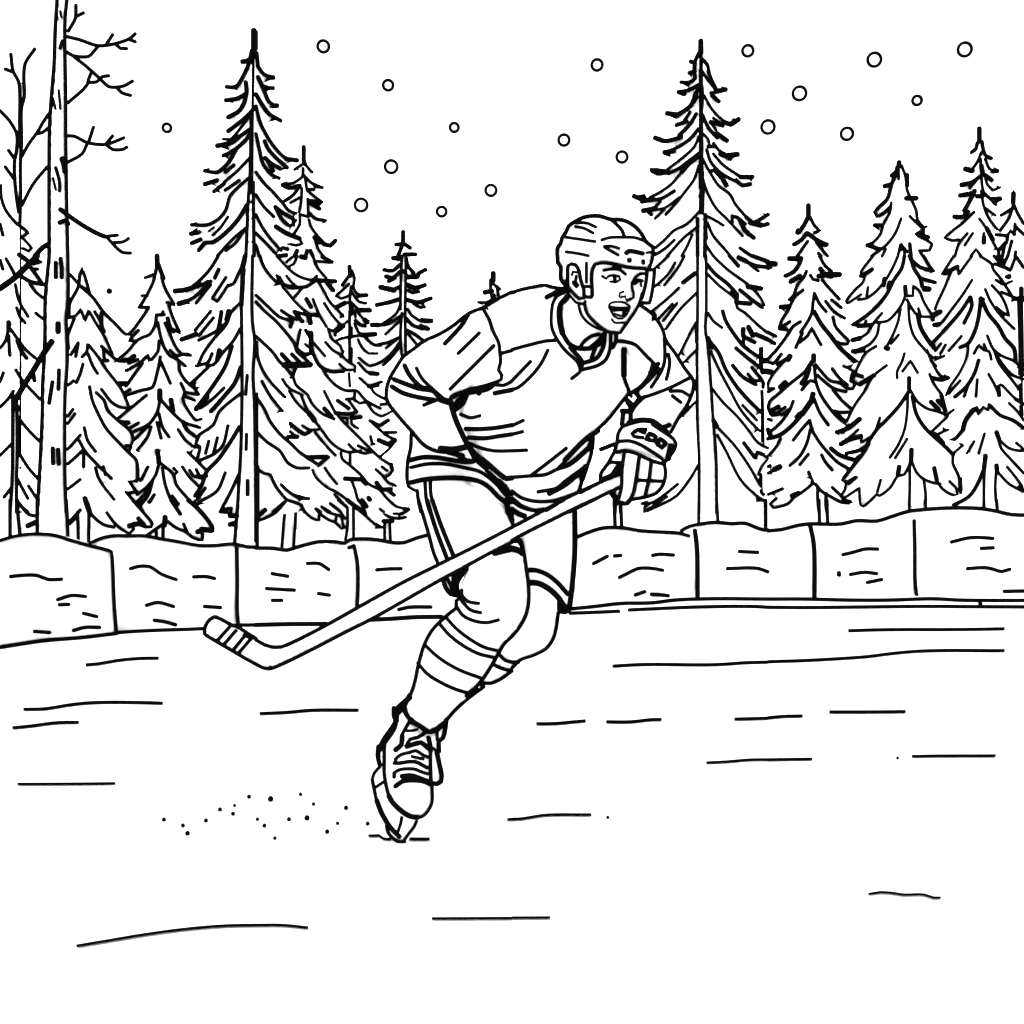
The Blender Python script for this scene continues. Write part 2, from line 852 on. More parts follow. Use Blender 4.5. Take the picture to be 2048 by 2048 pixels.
880 1040 800 1140 720 1240 600 1350 500 1440 400 1550 340 1610
12: 650 1320 560 1380 400 1540
590 1430 480 1530 390 1595
600 1380 600 1490 550 1640 530 1700 505 1780
14: 605 1370 600 1450
0 1670 130 1660 250 1650 340 1610 430 1580 590 1450
14: 560 1590 530 1680
410 1450 270 1560 150 1650
540 1600 400 1700 340 1750 195 1780
10: 510 1640 400 1730 280 1795
0 1775 60 1820 160 1850 300 1850 420 1815 510 1780
0 1830 80 1890 180 1925 260 1920 340 1860
1340 920 1200 990 1100 1030 980 1070 960 1075
10: 930 1030 960 1070 920 1130 870 1085
1000 1060 930 1130 900 1180 895 1250
1195 1020 1280 1020 1340 1055
1210 1055 1275 1105
10: 870 1100 900 1150
0 1280 85 1240
0 1345 80 1325
0 1470 110 1465
GL
12: 880 1260 960 1240 1060 1245 1110 1280 1180 1340
900 1260 830 1290 800 1340 790 1410 770 1480
1060 1270 1150 1330 1220 1380 1240 1420 1215 1480 1160 1550
14: 1200 1430 1180 1530
8: 1080 1270 1130 1310
10: 1150 1290 1190 1275
800 1400 880 1395 960 1420 1060 1480 1130 1530 1155 1560
790 1480 850 1470 940 1490 1020 1530 1140 1570
8: 1010 1310 950 1310 905 1340 920 1360 985 1370
9: 1000 1330 970 1320
9: 1040 1340 1010 1380 1070 1395 1090 1360 1040 1340
9: 1120 1380 1100 1410 1130 1450 1165 1410 1120 1380
7: 1090 1410 1100 1430
10: 1080 1385 1100 1420
1150 1560 1160 1650 1140 1730 1090 1790 1010 1820 890 1840
850 1480 830 1600 825 1750 805 1830
960 1510 940 1660 915 1790 890 1840 860 1870 800 1850
1050 1550 1035 1680 1005 1810
930 1690 1130 1700
770 1480 720 1570 670 1640 665 1690
740 1555 820 1560
740 1550 740 1560
12: 830 1570 780 1640 680 1690
8: 800 1580 760 1640
770 1770 770 1800 790 1830
740 1790 780 1840
ST
515 1785 680 1700 820 1640
340 1860 505 1780 680 1700
430 1932 580 1860 720 1790 815 1745
260 1920 340 1870
T1
10: 840 1165 830 1270
895 1165 890 1260
12: 830 1170 900 1170
8: 780 1840 775 1932
8: 820 1860 820 1932
9: 670 1460 770 1420
S8
1400 0 1400 400 1395 800 1400 1300 1410 1500 1410 1932
1465 0 1465 450 1460 550 1480 680 1500 950 1520 1250 1540 1500 1545 1932
1180 0 1070 100
1230 50 1190 120 1080 230
1300 0 1250 90 1150 220
12: 1380 130 1290 200
1260 240 1150 340 1050 420
1390 280 1270 400 1160 550
1210 360 1100 480
1245 355 1140 490
1390 500 1340 590 1260 750
1390 540 1390 650
1400 700 1300 800
1400 1090 1330 1150
10: 1330 1150 1260 1220
1410 1570 1330 1700 1240 1810 1020 1925
1250 1720 1150 1800 1060 1860 980 1870
6: 1170 1815 1090 1870 1020 1915
1035 1870 1000 1895 1000 1930
1520 0 1570 50 1650 120 1750 190 1810 240 1880 320 1905 370
10: 1470 60 1530 130 1640 220 1700 290
10: 1640 -5 1710 75
14: 1710 10 1770 40
10: 1770 40 1830 70 1932 85
1780 50 1860 115
12: 1820 0 1932 40
15: 1780 230 1880 245
1470 130 1560 220 1690 330 1700 390 1760 430 1880 540 1932 580
12: 1660 270 1700 300 1690 350 1800 360
10: 1720 255 1800 320 1890 390
1480 430 1520 490 1585 540
10: 1590 415 1610 480 1670 580 1750 680 1860 760
10: 1690 695 1780 770 1870 840
10: 1665 825 1740 910 1840 970
13: 1745 550 1745 600 1830 650
14: 1785 535 1820 600
1745 600 1750 670
13: 1840 590 1932 630
8: 1780 890 1830 940 1890 940
9: 1810 840 1860 900 1900 960 1895 990
10: 1490 640 1560 730 1610 850 1700 990 1790 1090 1890 1190
13: 1480 620 1510 690
1500 720 1570 870 1650 1020 1720 1150 1790 1240 1870 1320
1740 1125 1850 1240
1510 1000 1590 1100 1700 1210 1790 1320 1860 1410 1932 1450
13: 1520 1240 1550 1290
1540 1280 1680 1430 1780 1570 1880 1740
1550 1350 1620 1480 1720 1680 1800 1770 1890 1840
10: 1750 1410 1840 1530 1850 1480 1900 1500
1900 1500 1932 1530 1880 1600 1860 1650
T4
10: 1880 650 1880 850
14: 1880 790 1932 790
14: 1890 870 1932 870
1885 990 1890 1150 1895 1450
1875 1650 1885 1790 1900 1800
@ 1024 1000
JT
0 5 60 50 170 80 240 70
12: 0 70 50 105 95 122
SH2
0 90 5 180
ST
0 205 150 125 390 0
0 305 100 250 300 150 450 75 620 -5
T1
770 -5 778 205
820 20 828 205
10: 800 20 870 25 890 0
S8
1410 0 1408 170
1545 0 1555 160
T4
1915 0 1915 230
1880 -5 1915 10
SH
11: 475 85 475 400 460 600 435 820
10: 120 530 180 530 260 560 340 620 420 710
13: 130 625 200 630 290 680 360 750 390 800
12: 360 760 360 840 400 845 430 830
390 810 410 800
SO
10: 0 310 50 310 75 350
15: 0 365 50 380 80 400
65 300 90 400 110 530 125 640 125 780 105 870 50 970 0 1030
SR
350 850 335 960 310 1050 260 1120 170 1170 60 1210 0 1270
0 1225 50 1225
BK
490 278 600 235 690 210 850 210 960 230 1100 240 1260 250 1335 270
1275 250 1280 230 1350 195 1430 180 1530 168 1660 178 1760 175 1850 210 1900 225 1932 225
9: 1380 230 1395 350 1400 550 1400 740
615 480 720 425
770 422 822 418
1060 418 1100 410 1220 415
810 585 880 550 950 517 1070 517 1137 530
930 717 1003 692
1050 712 1120 715 1180 722
1715 388 1855 395
1625 517 1860 517 1932 542
450 820 600 805 820 780 1060 775 1220 755 1480 745 1932 747
440 855 620 848 805 840
885 830 1100 820 1400 808 1860 805 1932 810
ICE
757 1252 970 1240 1550 1240 1780 1225 1932 1222
182 1687 330 1685 470 1672 557 1665
710 1672 900 1672 1060 1655 1130 1655
1677 1652 1932 1645
@ 1536 0
SN
803 450 49
238 705 49
1485 373 49
1125 758 33
596 1010 44
C2R
C52
12: 305 1550 305 1630
10: 300 1640 270 1700 230 1755
320 1640 350 1700 395 1745 350 1755
14: 230 1740 225 1755
10: 195 1845 250 1810 295 1755 360 1805 440 1845
14: 380 1835 440 1845
300 1820 220 1932
365 1830 450 1932
380 1910 400 1932
C97
14: 990 1225 985 1260
10: 975 1260 960 1320 930 1400 900 1500 830 1570 805 1600 825 1635 870 1610 925 1560
985 1260 987 1350
13: 935 1325 965 1300
13: 880 1405 930 1390
1010 1250 1040 1340 1050 1430 1080 1500 1120 1590 1130 1660 1170 1710
14: 1045 1495 1120 1495
12: 1050 1320 1050 1400
930 1530 920 1600 870 1690 850 1760 790 1830 750 1845
12: 805 1700 860 1700
13: 750 1850 820 1875
1005 1650 960 1760 900 1840 840 1890 780 1932
830 1870 890 1880 860 1932
1070 1630 1120 1680 1170 1720 1195 1710
12: 1170 1740 1120 1770 1190 1800
12: 1170 1720 1170 1780 1210 1790
1180 1800 1240 1840 1220 1890 1140 1890 1170 1932
980 1932 1000 1860 1010 1850 1050 1900
13: 1005 1850 1000 1880
1030 1890 1030 1932
10: 1070 1840 1080 1932
C84
14: 1595 970 1595 1070
10: 1580 1080 1570 1120 1535 1150
10: 1615 1070 1625 1130 1640 1170 1685 1195
1610 1150 1580 1220 1530 1290
16: 1490 1275 1540 1290
1605 1200 1610 1300
14: 1610 1250 1620 1300
1640 1200 1670 1270 1710 1300
13: 1690 1290 1730 1290
1605 1320 1540 1370 1460 1390
14: 1460 1395 1550 1380
1590 1340 1520 1420
1610 1320 1620 1420 1640 1470 1700 1510
15: 1690 1505 1750 1500
1640 1460 1720 1545
1640 1330 1655 1390 1700 1435 1750 1415
12: 1640 1320 1690 1360
14: 1450 1475 1540 1460
12: 1560 1440 1530 1500 1480 1590
12: 1580 1480 1620 1480
1610 1440 1630 1560 1670 1650 1730 1730
1640 1570 1715 1625
1490 1590 1470 1640
13: 1405 1635 1480 1635 1510 1600
1555 1600 1470 1680 1380 1750 1330 1795 1390 1815 1440 1810
1595 1650 1640 1710 1680 1790 1735 1890
12: 1650 1720 1700 1810
1505 1760 1440 1840 1410 1932
1545 1760 1485 1850
13: 1630 1790 1630 1830
1630 1760 1625 1800
1530 1932 1570 1880 1610 1932
C91
12: 1853 1460 1850 1530
1850 1550 1820 1640 1750 1740
1855 1540 1880 1600 1932 1690
1830 1580 1760 1625
1720 1770 1810 1775 1830 1740 1860 1770
1865 1690 1860 1760
1870 1710 1932 1770
1810 1770 1800 1830 1740 1890 1740 1932
1735 1890 1790 1830
1840 1820 1810 1932
1790 1830 1770 1932
1870 1900 1865 1932
@ 1536 512
S8
18: 0 55 55 60
14: 0 90 20 80
10: 0 575 60 605
12: 0 630 50 660
T4
14: 0 875 25 875
C52
13: 160 20 250 20
10: 250 20 230 70 190 120 130 150
390 0 430 70 480 115
14: 420 140 540 140
12: 395 95 430 140 480 155
10: 380 150 420 150
290 115 270 160 220 220 190 300 160 330
12: 170 195 240 150
265 255 200 310 150 410 105 480 80 550 130 555
12: 95 385 160 380
320 145 340 175 380 185
410 180 470 250 540 325
350 280 340 350 330 430 290 510 245 575
355 290 390 360 440 420
435 340 500 420 580 470
480 330 555 390
10: 350 420 400 510 480 610 540 690 620 760 680 810
490 460 510 530 560 590 610 640 600 665 550 660 490 630
480 620 520 670 680 830
245 495 190 530 150 590 60 710 0 775
130 540 145 560
95 540 165 495
210 690 250 600 260 580
240 650 300 600 330 540 360 600 400 670
0 800 40 815 100 740
70 820 165 755 60 860 0 960 0 1000 45 1000
14: 165 755 150 780
12: 345 750 345 790
350 780 280 870 170 960 80 1040 10 1100 0 1140 20 1195
10: 280 880 330 800
12: 310 850 290 910 255 960
360 820 410 880 470 940 550 960 600 1000 640 1005 660 960
375 900 440 960 500 1000 590 1025
350 830 365 960 400 1050 460 1140 530 1220 610 1280
490 1010 560 1090 640 1160
255 1010 320 940 360 950
485 850 540 920 600 975
14: 95 990 130 955
0 1025 40 1000
10: 20 1170 80 1135
12: 30 1195 80 1190
60 1190 130 1140
190 1095 170 1150 110 1240 60 1290 0 1340
100 1200 170 1150
0 1230 25 1240
500 1170 540 1180 620 1180
520 1190 590 1250
13: 340 1040 330 1080
14: 330 1090 260 1190
10: 260 1190 180 1280 90 1350 0 1380
350 1080 390 1180 455 1275
210 1215 230 1190 270 1170
12: 0 1310 15 1350
95 1380 60 1440 0 1510
315 1240 260 1300 190 1390
315 1240 330 1300 380 1390 450 1480 530 1560 620 1610
320 1310 290 1420 240 1510 165 1580
305 1495 240 1575
405 1500 430 1550 485 1615
10: 475 1450 540 1500 660 1540
0 1590 15 1580
14: 50 1610 90 1590
0 1640 50 1610
305 1630 340 1710 260 1780 200 1820 150 1870 90 1890 40 1900 15 1870 60 1830
0 1800 110 1755
12: 180 1810 230 1790
360 1720 400 1770 480 1820 560 1860 630 1865 605 1830
375 1740 375 1830 385 1932
440 1790 435 1850 445 1932
485 1745 560 1820 570 1845 610 1840
C97
790 0 720 90 700 120 700 150 730 160 720 190 650 260 590 340 600 360 700 290
12: 700 150 740 130 785 100
755 235 745 300
980 0 940 90 880 190 800 280 740 320 680 330
13: 880 170 870 220
10: 1030 0 1010 90 950 180 900 280 830 370 740 450 640 520
14: 920 200 910 240
13: 1070 0 1090 40
10: 1080 20 1100 90 1150 170 1165 230
10: 1095 40 1150 85 1250 115 1230 90 1175 0
12: 1160 170 1260 200
18: 1170 245 1215 250
1040 225 1035 300 1000 380 900 490 820 500
12: 1035 230 1040 290
1040 300 1095 300 1095 225 1140 260 1180 350 1235 440
1050 330 1090 400 1130 450 1240 460
1000 400 980 500 930 620 890 690
15: 890 690 905 700
985 595 930 660
860 430 800 500 740 590 640 640
14: 640 635 690 620
12: 680 530 780 520
740 490 720 530
840 510 820 600 760 670 690 700 640 720
14: 640 720 720 710
815 680 740 730 680 830 640 930
570 830 650 870
1060 360 1070 500 1100 600 1170 690 1250 770 1330 755
12: 1130 440 1150 530 1200 620 1260 700
1135 395 1150 440
15: 1240 450 1290 425
13: 1240 440 1245 480
1200 710 1240 800 1300 900 1330 920
1230 790 1270 830
1220 890 1250 960 1310 1040
12: 1240 920 1320 935 1360 920
12: 1310 1050 1340 1170
12: 1280 1090 1320 1130
1030 735 1010 800 975 870 975 920
1015 870 1075 790 1130 880
12: 1065 920 1065 1000
10: 1070 1010 990 1130 890 1240 820 1310 760 1400 730 1470 660 1560 590 1650 560 1690 590 1710 660 1670
1055 1030 1050 1180 1030 1310 980 1430 920 1520
1080 1020 1130 1100 1200 1150 1300 1180 1360 1210 1240 1320
10: 1090 1060 1120 1190 1180 1290 1240 1350 1330 1430 1400 1500
14: 1260 1345 1320 1410
1360 1310 1270 1350
1400 1160 1350 1200
12: 1230 1100 1290 1160
895 825 800 900 720 1030 650 1130 590 1250
13: 690 970 800 900
12: 650 890 710 910
13: 640 890 625 940 660 960
14: 690 1230 600 1300 520 1330
12: 610 1280 560 1330
845 1220 815 1310
15: 550 1420 600 1390 700 1360
680 1310 580 1400
700 1350 705 1410 760 1370
10: 590 1490 700 1460 760 1420
700 1500 660 1530
1050 1380 960 1525
13: 1083 1460 1080 1560
1080 1550 1025 1650 980 1660 920 1750 840 1810 820 1800 780 1840 720 1890 700 1880 690 1750 570 1830 550 1800
13: 990 1590 980 1650
850 1690 825 1780
1090 1560 1120 1630 1170 1680 1260 1715 1300 1720
12: 1255 1600 1275 1690
1270 1690 1320 1760 1400 1805 1430 1800 1425 1760 1370 1700
1400 1500 1395 1560 1440 1660 1455 1790
12: 1450 1680 1455 1770
1470 1430 1400 1490
590 1700 580 1760 550 1810
610 1720 670 1670
1070 1560 1070 1750 1065 1932
1175 1680 1190 1800 1190 1910
C84
1400 0 1330 110 1310 140 1360 130 1430 70 1440 140 1480 80 1540 0
12: 1350 120 1430 80
1385 110 1330 240 1260 400 1250 470
14: 1260 440 1300 420
1540 180 1470 290 1380 410 1300 510 1250 525
14: 1255 520 1290 515
10: 1525 310 1460 410 1330 560 1245 650
10: 1530 310 1540 370 1480 505
1600 0 1690 60 1700 100 1750 160 1790 220 1830 280 1860 330 1932 320
1720 180 1780 215 1840 190
14: 1605 320 1620 330
11: 1605 330 1590 460 1560 570 1510 660 1450 690
1510 660 1505 740 1450 870 1370 990 1345 1050
1690 220 1760 300 1800 380 1820 450 1760 420
1640 250 1680 340 1750 440 1860 550
1760 270 1830 300
12: 1720 390 1780 440
11: 1620 340 1660 430 1740 530 1790 620 1860 700 1870 800
1655 600 1700 700 1760 750 1870 800 1910 850
1460 605 1365 715
1245 650 1260 720 1305 660
1340 670 1300 740
1555 735 1590 670 1630 710 1670 720 1685 780
1630 665 1650 710
1700 700 1760 800 1850 900 1932 930
1710 720 1740 800 1830 920 1910 1020
10: 1590 785 1560 880 1500 980 1410 1065
1510 980 1480 1060
1580 930 1570 1060
1450 940 1360 1040
1665 890 1710 970 1745 1045
1740 980 1760 970 1850 1060 1932 1120
12: 1740 1000 1745 1050
10: 1870 1080 1920 1110
1820 1110 1890 1180 1932 1240
14: 1550 1160 1490 1240 1470 1310
10: 1470 1310 1410 1380 1330 1410
10: 1530 1170 1575 1140 1590 1190 1625 1140 1660 1160 1670 1120 1750 1200 1850 1240 1932 1300
1635 1340 1590 1490
1555 1400 1500 1490
13: 1725 1330 1745 1380
1750 1390 1820 1450 1900 1470 1932 1470
1730 1340 1760 1450 1830 1530 1932 1640
1875 1410 1932 1460
13: 1640 1510 1630 1600
10: 1630 1600 1580 1720 1520 1810 1400 1880
1635 1560 1630 1750 1630 1900
13: 1725 1580 1730 1630
1725 1600 1715 1750 1730 1910
1735 1630 1820 1720 1910 1770
1805 1590 1870 1670 1920 1740
14: 1890 1750 1932 1770
C91
1705 0 1780 80 1830 110 1870 0 1932 90
1810 0 1780 60
14: 1740 5 1760 30
1710 60 1820 100
13: 1805 160 1820 155
T5
11: 1912 245 1912 320
9: 1895 340 1905 700 1910 1100 1915 1200
8: 1912 340 1920 900
14: 1890 325 1932 325
1900 830 1900 910
SNOW
@ 1536 1000
C52
385 0 388 170
445 0 450 170
C97
1065 0 1065 70
1185 0 1190 70
C84
1630 0 1628 60
1727 0 1732 70
1400 45 1480 0
BK
0 232 100 222 240 188 310 180 550 180 670 155 820 158 930 125 1060 85 1190 70 1350 60 1580 62 1700 78 1830 108 1932 113
9: 318 190 345 330 352 500 350 760
1103 155 1108 350 1113 650 1123 722
565 412 640 395 730 370 828 370
9: 535 550 537 565
622 562 730 545 820 555
750 622 858 600
1385 317 1520 285 1620 283 1698 290
1610 365 1700 360
1505 518 1640 510 1700 522 1760 540 1825 522
1783 690 1932 687
0 747 280 747 620 755 900 755 1250 745 1450 755 1650 757 1932 757
0 810 300 812 700 808 1200 803 1500 805 1932 807
8: 1600 770 1605 800
ICE
605 985 830 978 1500 975 1787 970
0 1218 260 1210 540 1195 750 1180 950 1155 1160 1138 1787 1135
0 1642 100 1632 263 1628
462 1598 850 1597 1040 1595
@ 690 1440 256
SK
10: 780 0 700 130 600 270 530 400
10: 505 400 495 540 525 680
8: 595 360 590 600 590 800 610 950 640 1080
7: 530 700 440 800 410 900
8: 410 900 440 1050 480 1220 550 1400 640 1560
11: 480 1220 550 1400 640 1560
8: 640 1080 680 1190 800 1330 900 1410 1000 1460 1100 1475 1190 1440 1280 1330 1310 1260 1315 1000
11: 660 1150 720 1250 800 1330 900 1410 1000 1460 1100 1470
570 940 470 1010
855 1470 840 1560 800 1680
1080 1530 1050 1600 960 1720 900 1800
10: 640 1560 720 1660 820 1760
8: 625 1590 650 1700 740 1800 800 1835 900 1835
8: 985 0 920 110 860 220
11: 860 240 850 370 760 450
7: 1000 40 1120 100 1230 180 1300 190 1390 170 1500 60
10: 1530 0 1510 150 1480 270 1420 320 1420 470
1390 190 1390 300
6: 920 160 1030 160 1090 140
8: 1210 190 1100 260 980 290 920 400
10: 930 400 1020 370 1150 340 1250 420
10: 1260 270 1290 400 1290 470
9: 1290 500 1290 700 1300 950
6: 1330 420 1400 490
10: 1390 490 1420 640 1460 850 1450 930 1390 970 1340 960
8: 760 640 760 590 850 520 970 490 1070 460 1180 530 1250 560
7: 1010 550 1180 590
9: 740 650 830 650 950 630 1060 630 1150 670 1240 720
9: 740 860 740 800 820 750 950 735 1050 740 1150 780 1240 810
11: 860 850 1000 840 1150 890 1290 950
10: 760 1000 860 930 1000 910 1200 930 1310 980
12: 950 880 1150 910
ICE
6: 350 1745 510 1740 580 1790 700 1800
7: 970 1795 1280 1795
@ 1100 420 256
HM
8: 115 800 115 560 160 500 180 420 240 330 280 240 380 170 500 110 600 90 760 90 880 130 940 140 1050 140 1180 180 1300 260 1400 380 1440 460 1560 560
8: 115 790 160 860 160 1040 240 1150
930 150 1010 220 1090 310 1120 390
6: 390 190 550 195 690 255
6: 380 250 500 270 650 345
6: 240 410 450 440 680 475
6: 780 450 900 415 1100 410 1280 415 1390 450 1450 470
6: 820 550 930 545 1040 580
6: 820 560 920 620 1030 680
6: 240 630 420 655 580 690
10: 1150 650 1190 620 1400 655
5: 1460 645 1560 635 1610 660
1560 560 1555 640 1545 740 1500 880
10: 1190 760 1205 760
8: 1405 770 1410 800
6: 550 800 550 1090
265 1150 265 960 270 840 320 810 390 830 440 920 460 1040 490 1140 510 1200 510 1330 440 1340 380 1290 290 1190
5: 330 980 345 930 410 940
6: 395 1000 385 1080 420 1140
5: 350 1080 350 1110 400 1165
6: 500 1155 640 1155
640 1290 640 900 680 820 760 800 900 805 1040 835 1200 870 1400 885 1580 905
6: 510 1310 630 1320 640 1290
1580 905 1565 1080 1520 1350 1500 1410 1390 1400
1460 900 1450 1080 1390 1320
11: 240 1080 240 1150 270 1240
FA
280 1260 400 1400 520 1420 530 1380
8: 520 1430 560 1560 660 1680 780 1780 880 1840 1060 1850 1110 1780 1200 1650 1290 1520 1350 1400 1390 1260
6: 430 1440 470 1580 570 1700 680 1770 780 1810
7: 810 910 950 890 1050 900 1140 970
12: 960 870 1050 890
6: 790 1000 850 1035 880 1000 970 985 1040 1000 1060 1050
9: 975 1000 980 1085
5: 910 1080 1010 1085 1060 1050
9: 1280 1110 1340 1060 1390 1070
5: 1370 1080 1380 1150
5: 1300 1040 1260 1080
1440 960 1370 960 1280 1030 1240 1100 1245 1200 1265 1260 1260 1320 1170 1370
5: 1110 1230 1050 1255 1045 1310 1070 1320
6: 1090 1310 1130 1300 1160 1350
5: 890 1470 895 1420 940 1395 1130 1400 1210 1460 1190 1520 1140 1600 1090 1640 1030 1640 960 1600 930 1540 890 1470
10: 910 1475 1050 1490 1180 1490
9: 960 1510 1060 1500 1160 1510
9: 1120 1520 1120 1590
5: 970 1570 1080 1600
5: 930 1650 970 1700 1140 1700
@ 0 1500
ICE
5.5: 130 255 600 253 870 250
6.5: 575 1478 800 1440 1100 1390 1400 1350 1700 1325 1932 1320
IC
1237 528 15
1380 573 15
1415 632 17
1554 535 15
1660 452 15
1770 421 12
1758 484 15
1879 355 15
@ 512 1440
IC
10 751 13
110 600 20
63 800 15
142 894 13
336 563 13
248 752 15
384 743 19
434 637 13
537 846 16
615 782 13
679 666 16
842 785 15
ICE
6.5: 0 1547 200 1547 395 1567
6: 1325 1497 1932 1494
6: 1895 750 1960 745
@ 1024 1450
ICE
6: 0 710 80 705 230 680 600 675
5.5: 1465 283 1620 275 1800 260 1960 259
6: 0 1453 60 1453 290 1452
IC
722 700 12
@ 1536 1450
ICE
6: 0 260 80 258 335 255
6: 1085 235 1200 232 1720 230
5.5: 757 1275 850 1260 930 1265 1020 1279 1180 1279 1250 1302 1305 1302
IC
978 252 11
"""
STROKES = {}      # key -> list of (width, [(x, y), ...]) in picture units
ROUND = {'SN': [], 'IC': [], 'SP': []}
def read_lines():
    ox = oy = 0; sc = 512 / 1932; key = None
    for l in DATA.strip().split('\n'):
        l = l.strip()
        if not l: continue
        if l[0] == '@':
            a = [float(v) for v in l[1:].split()]
            ox, oy = a[0], a[1]; sc = (a[2] if len(a) > 2 else 512) / 1932; continue
        if l[0].isalpha(): key = l; continue
        w = 7.0
        if ':' in l: a, l = l.split(':'); w = float(a)
        v = [float(t) for t in l.split()]
        if key in ROUND:
            ROUND[key].append((ox + v[0] * sc, oy + v[1] * sc, v[2] * sc)); continue
        STROKES.setdefault(key, []).append((w, [(ox + v[i] * sc, oy + v[i + 1] * sc) for i in range(0, len(v) - 1, 2)]))
read_lines()

def tl(ox, oy, size, *v):
    s = size / 1932
    return [(ox + v[i] * s, oy + v[i + 1] * s) for i in range(0, len(v), 2)]
def pr(*v): return [(v[i], v[i + 1]) for i in range(0, len(v), 2)]

# ------------------------------------------------------------------ materials
def mat(name, col, rough=0.9, vary=0.03, scale=6.0, bump=0.0):
    m = bpy.data.materials.new(name); m.use_nodes = True
    nt = m.node_tree; b = nt.nodes['Principled BSDF']
    b.inputs['Roughness'].default_value = rough
    b.inputs['Specular IOR Level'].default_value = 0.1
    tc = nt.nodes.new('ShaderNodeTexCoord'); n = nt.nodes.new('ShaderNodeTexNoise')
    n.inputs['Scale'].default_value = scale; n.inputs['Detail'].default_value = 4
    r = nt.nodes.new('ShaderNodeValToRGB')
    r.color_ramp.elements[0].position = .3; r.color_ramp.elements[1].position = .7
    r.color_ramp.elements[0].color = tuple(max(c - vary, 0) for c in col) + (1,)
    r.color_ramp.elements[1].color = tuple(min(c + vary, .95) for c in col) + (1,)
    nt.links.new(tc.outputs['Object'], n.inputs['Vector'])
    nt.links.new(n.outputs['Fac'], r.inputs['Fac']); nt.links.new(r.outputs['Color'], b.inputs['Base Color'])
    if bump:
        bp = nt.nodes.new('ShaderNodeBump'); bp.inputs['Strength'].default_value = bump
        nt.links.new(n.outputs['Fac'], bp.inputs['Height']); nt.links.new(bp.outputs['Normal'], b.inputs['Normal'])
    return m
M = dict(
    snow=mat('snow', (.88,) * 3, .95, .02, 3), ice=mat('ice', (.86,) * 3, .6, .03, 1.5),
    bark=mat('pale_bark', (.84,) * 3, .95, .03, 20), needles=mat('snowy_needles', (.85,) * 3, .95, .03, 12),
    cloth=mat('white_cloth', (.85,) * 3, .9, .02, 40), skin=mat('pale_skin', (.85,) * 3, .7, .02, 30),
    shell=mat('white_shell', (.86,) * 3, .5, .02, 10), leather=mat('white_leather', (.84,) * 3, .6, .02, 30),
    wood=mat('white_wood', (.85,) * 3, .6, .02, 15))
ink = bpy.data.materials.new('black_ink'); ink.use_nodes = True
_b = ink.node_tree.nodes['Principled BSDF']
_b.inputs['Base Color'].default_value = (.0012, .0012, .0012, 1); _b.inputs['Roughness'].default_value = 1
_b.inputs['Specular IOR Level'].default_value = 0
M['ink'] = ink

# ------------------------------------------------------------------ mesh helpers
COL = bpy.context.scene.collection
class MB:
    """collects geometry for ONE mesh object"""
    def __init__(self): self.v = []; self.f = []; self.m = []
    def add(self, verts, faces, slot=0):
        o = len(self.v); self.v += [tuple(p) for p in verts]
        self.f += [tuple(i + o for i in f) for f in faces]; self.m += [slot] * len(faces)
    def bvh(self): return BVHTree.FromPolygons(self.v, self.f)

def link(name, mb, mats, parent=None, origin=(0, 0, 0), smooth=True):
    me = bpy.data.meshes.new(name)
    o = Vector(origin)
    me.from_pydata([tuple(Vector(p) - o) for p in mb.v], [], mb.f)
    for m in mats: me.materials.append(M[m])
    me.polygons.foreach_set('material_index', mb.m)
    if smooth: me.polygons.foreach_set('use_smooth', [True] * len(me.polygons))
    me.update()
    ob = bpy.data.objects.new(name, me); COL.objects.link(ob)
    if parent is not None: ob.parent = parent
    else: ob.location = o
    return ob
def empty(name, loc):
    o = bpy.data.objects.new(name, None); COL.objects.link(o); o.location = loc; o.empty_display_size = .1
    return o
def tag(o, label=None, cat=None, group=None, kind=None):
    if label: o['label'] = label
    if cat: o['category'] = cat
    if group: o['group'] = group
    if kind: o['kind'] = kind
    return o

def spline(pts, step=6.0):
    P = [np.array(p, float) for p in pts]
    if len(P) == 2:
        n = max(2, int(np.linalg.norm(P[1] - P[0]) / step) + 1)
        return [P[0] + (P[1] - P[0]) * t for t in np.linspace(0, 1, n)]
    out = []
    for i in range(len(P) - 1):
        p1, p2 = P[i], P[i + 1]
        p0 = P[i - 1] if i else 2 * p1 - p2
        p3 = P[i + 2] if i + 2 < len(P) else 2 * p2 - p1
        L = np.linalg.norm(p2 - p1)
        if L < 1e-6: continue
        def tang(a, b, c):
            u, w = b - a, c - b
            lu, lw = np.linalg.norm(u), np.linalg.norm(w)
            if lu < 1e-6 or lw < 1e-6: return np.zeros(2)
            k = max(0.0, float(u @ w) / (lu * lw))      # no overshoot round sharp corners
            return (u / lu + w / lw) * .5 * k * L
        m1 = tang(p0, p1, p2); m2 = tang(p1, p2, p3)
        n = max(1, int(L / step))
        for t in np.arange(n) / n:
            t2, t3 = t * t, t * t * t
            out.append((2*t3-3*t2+1)*p1 + (t3-2*t2+t)*m1 + (-2*t3+3*t2)*p2 + (t3-t2)*m2)
    out.append(P[-1])
    return out

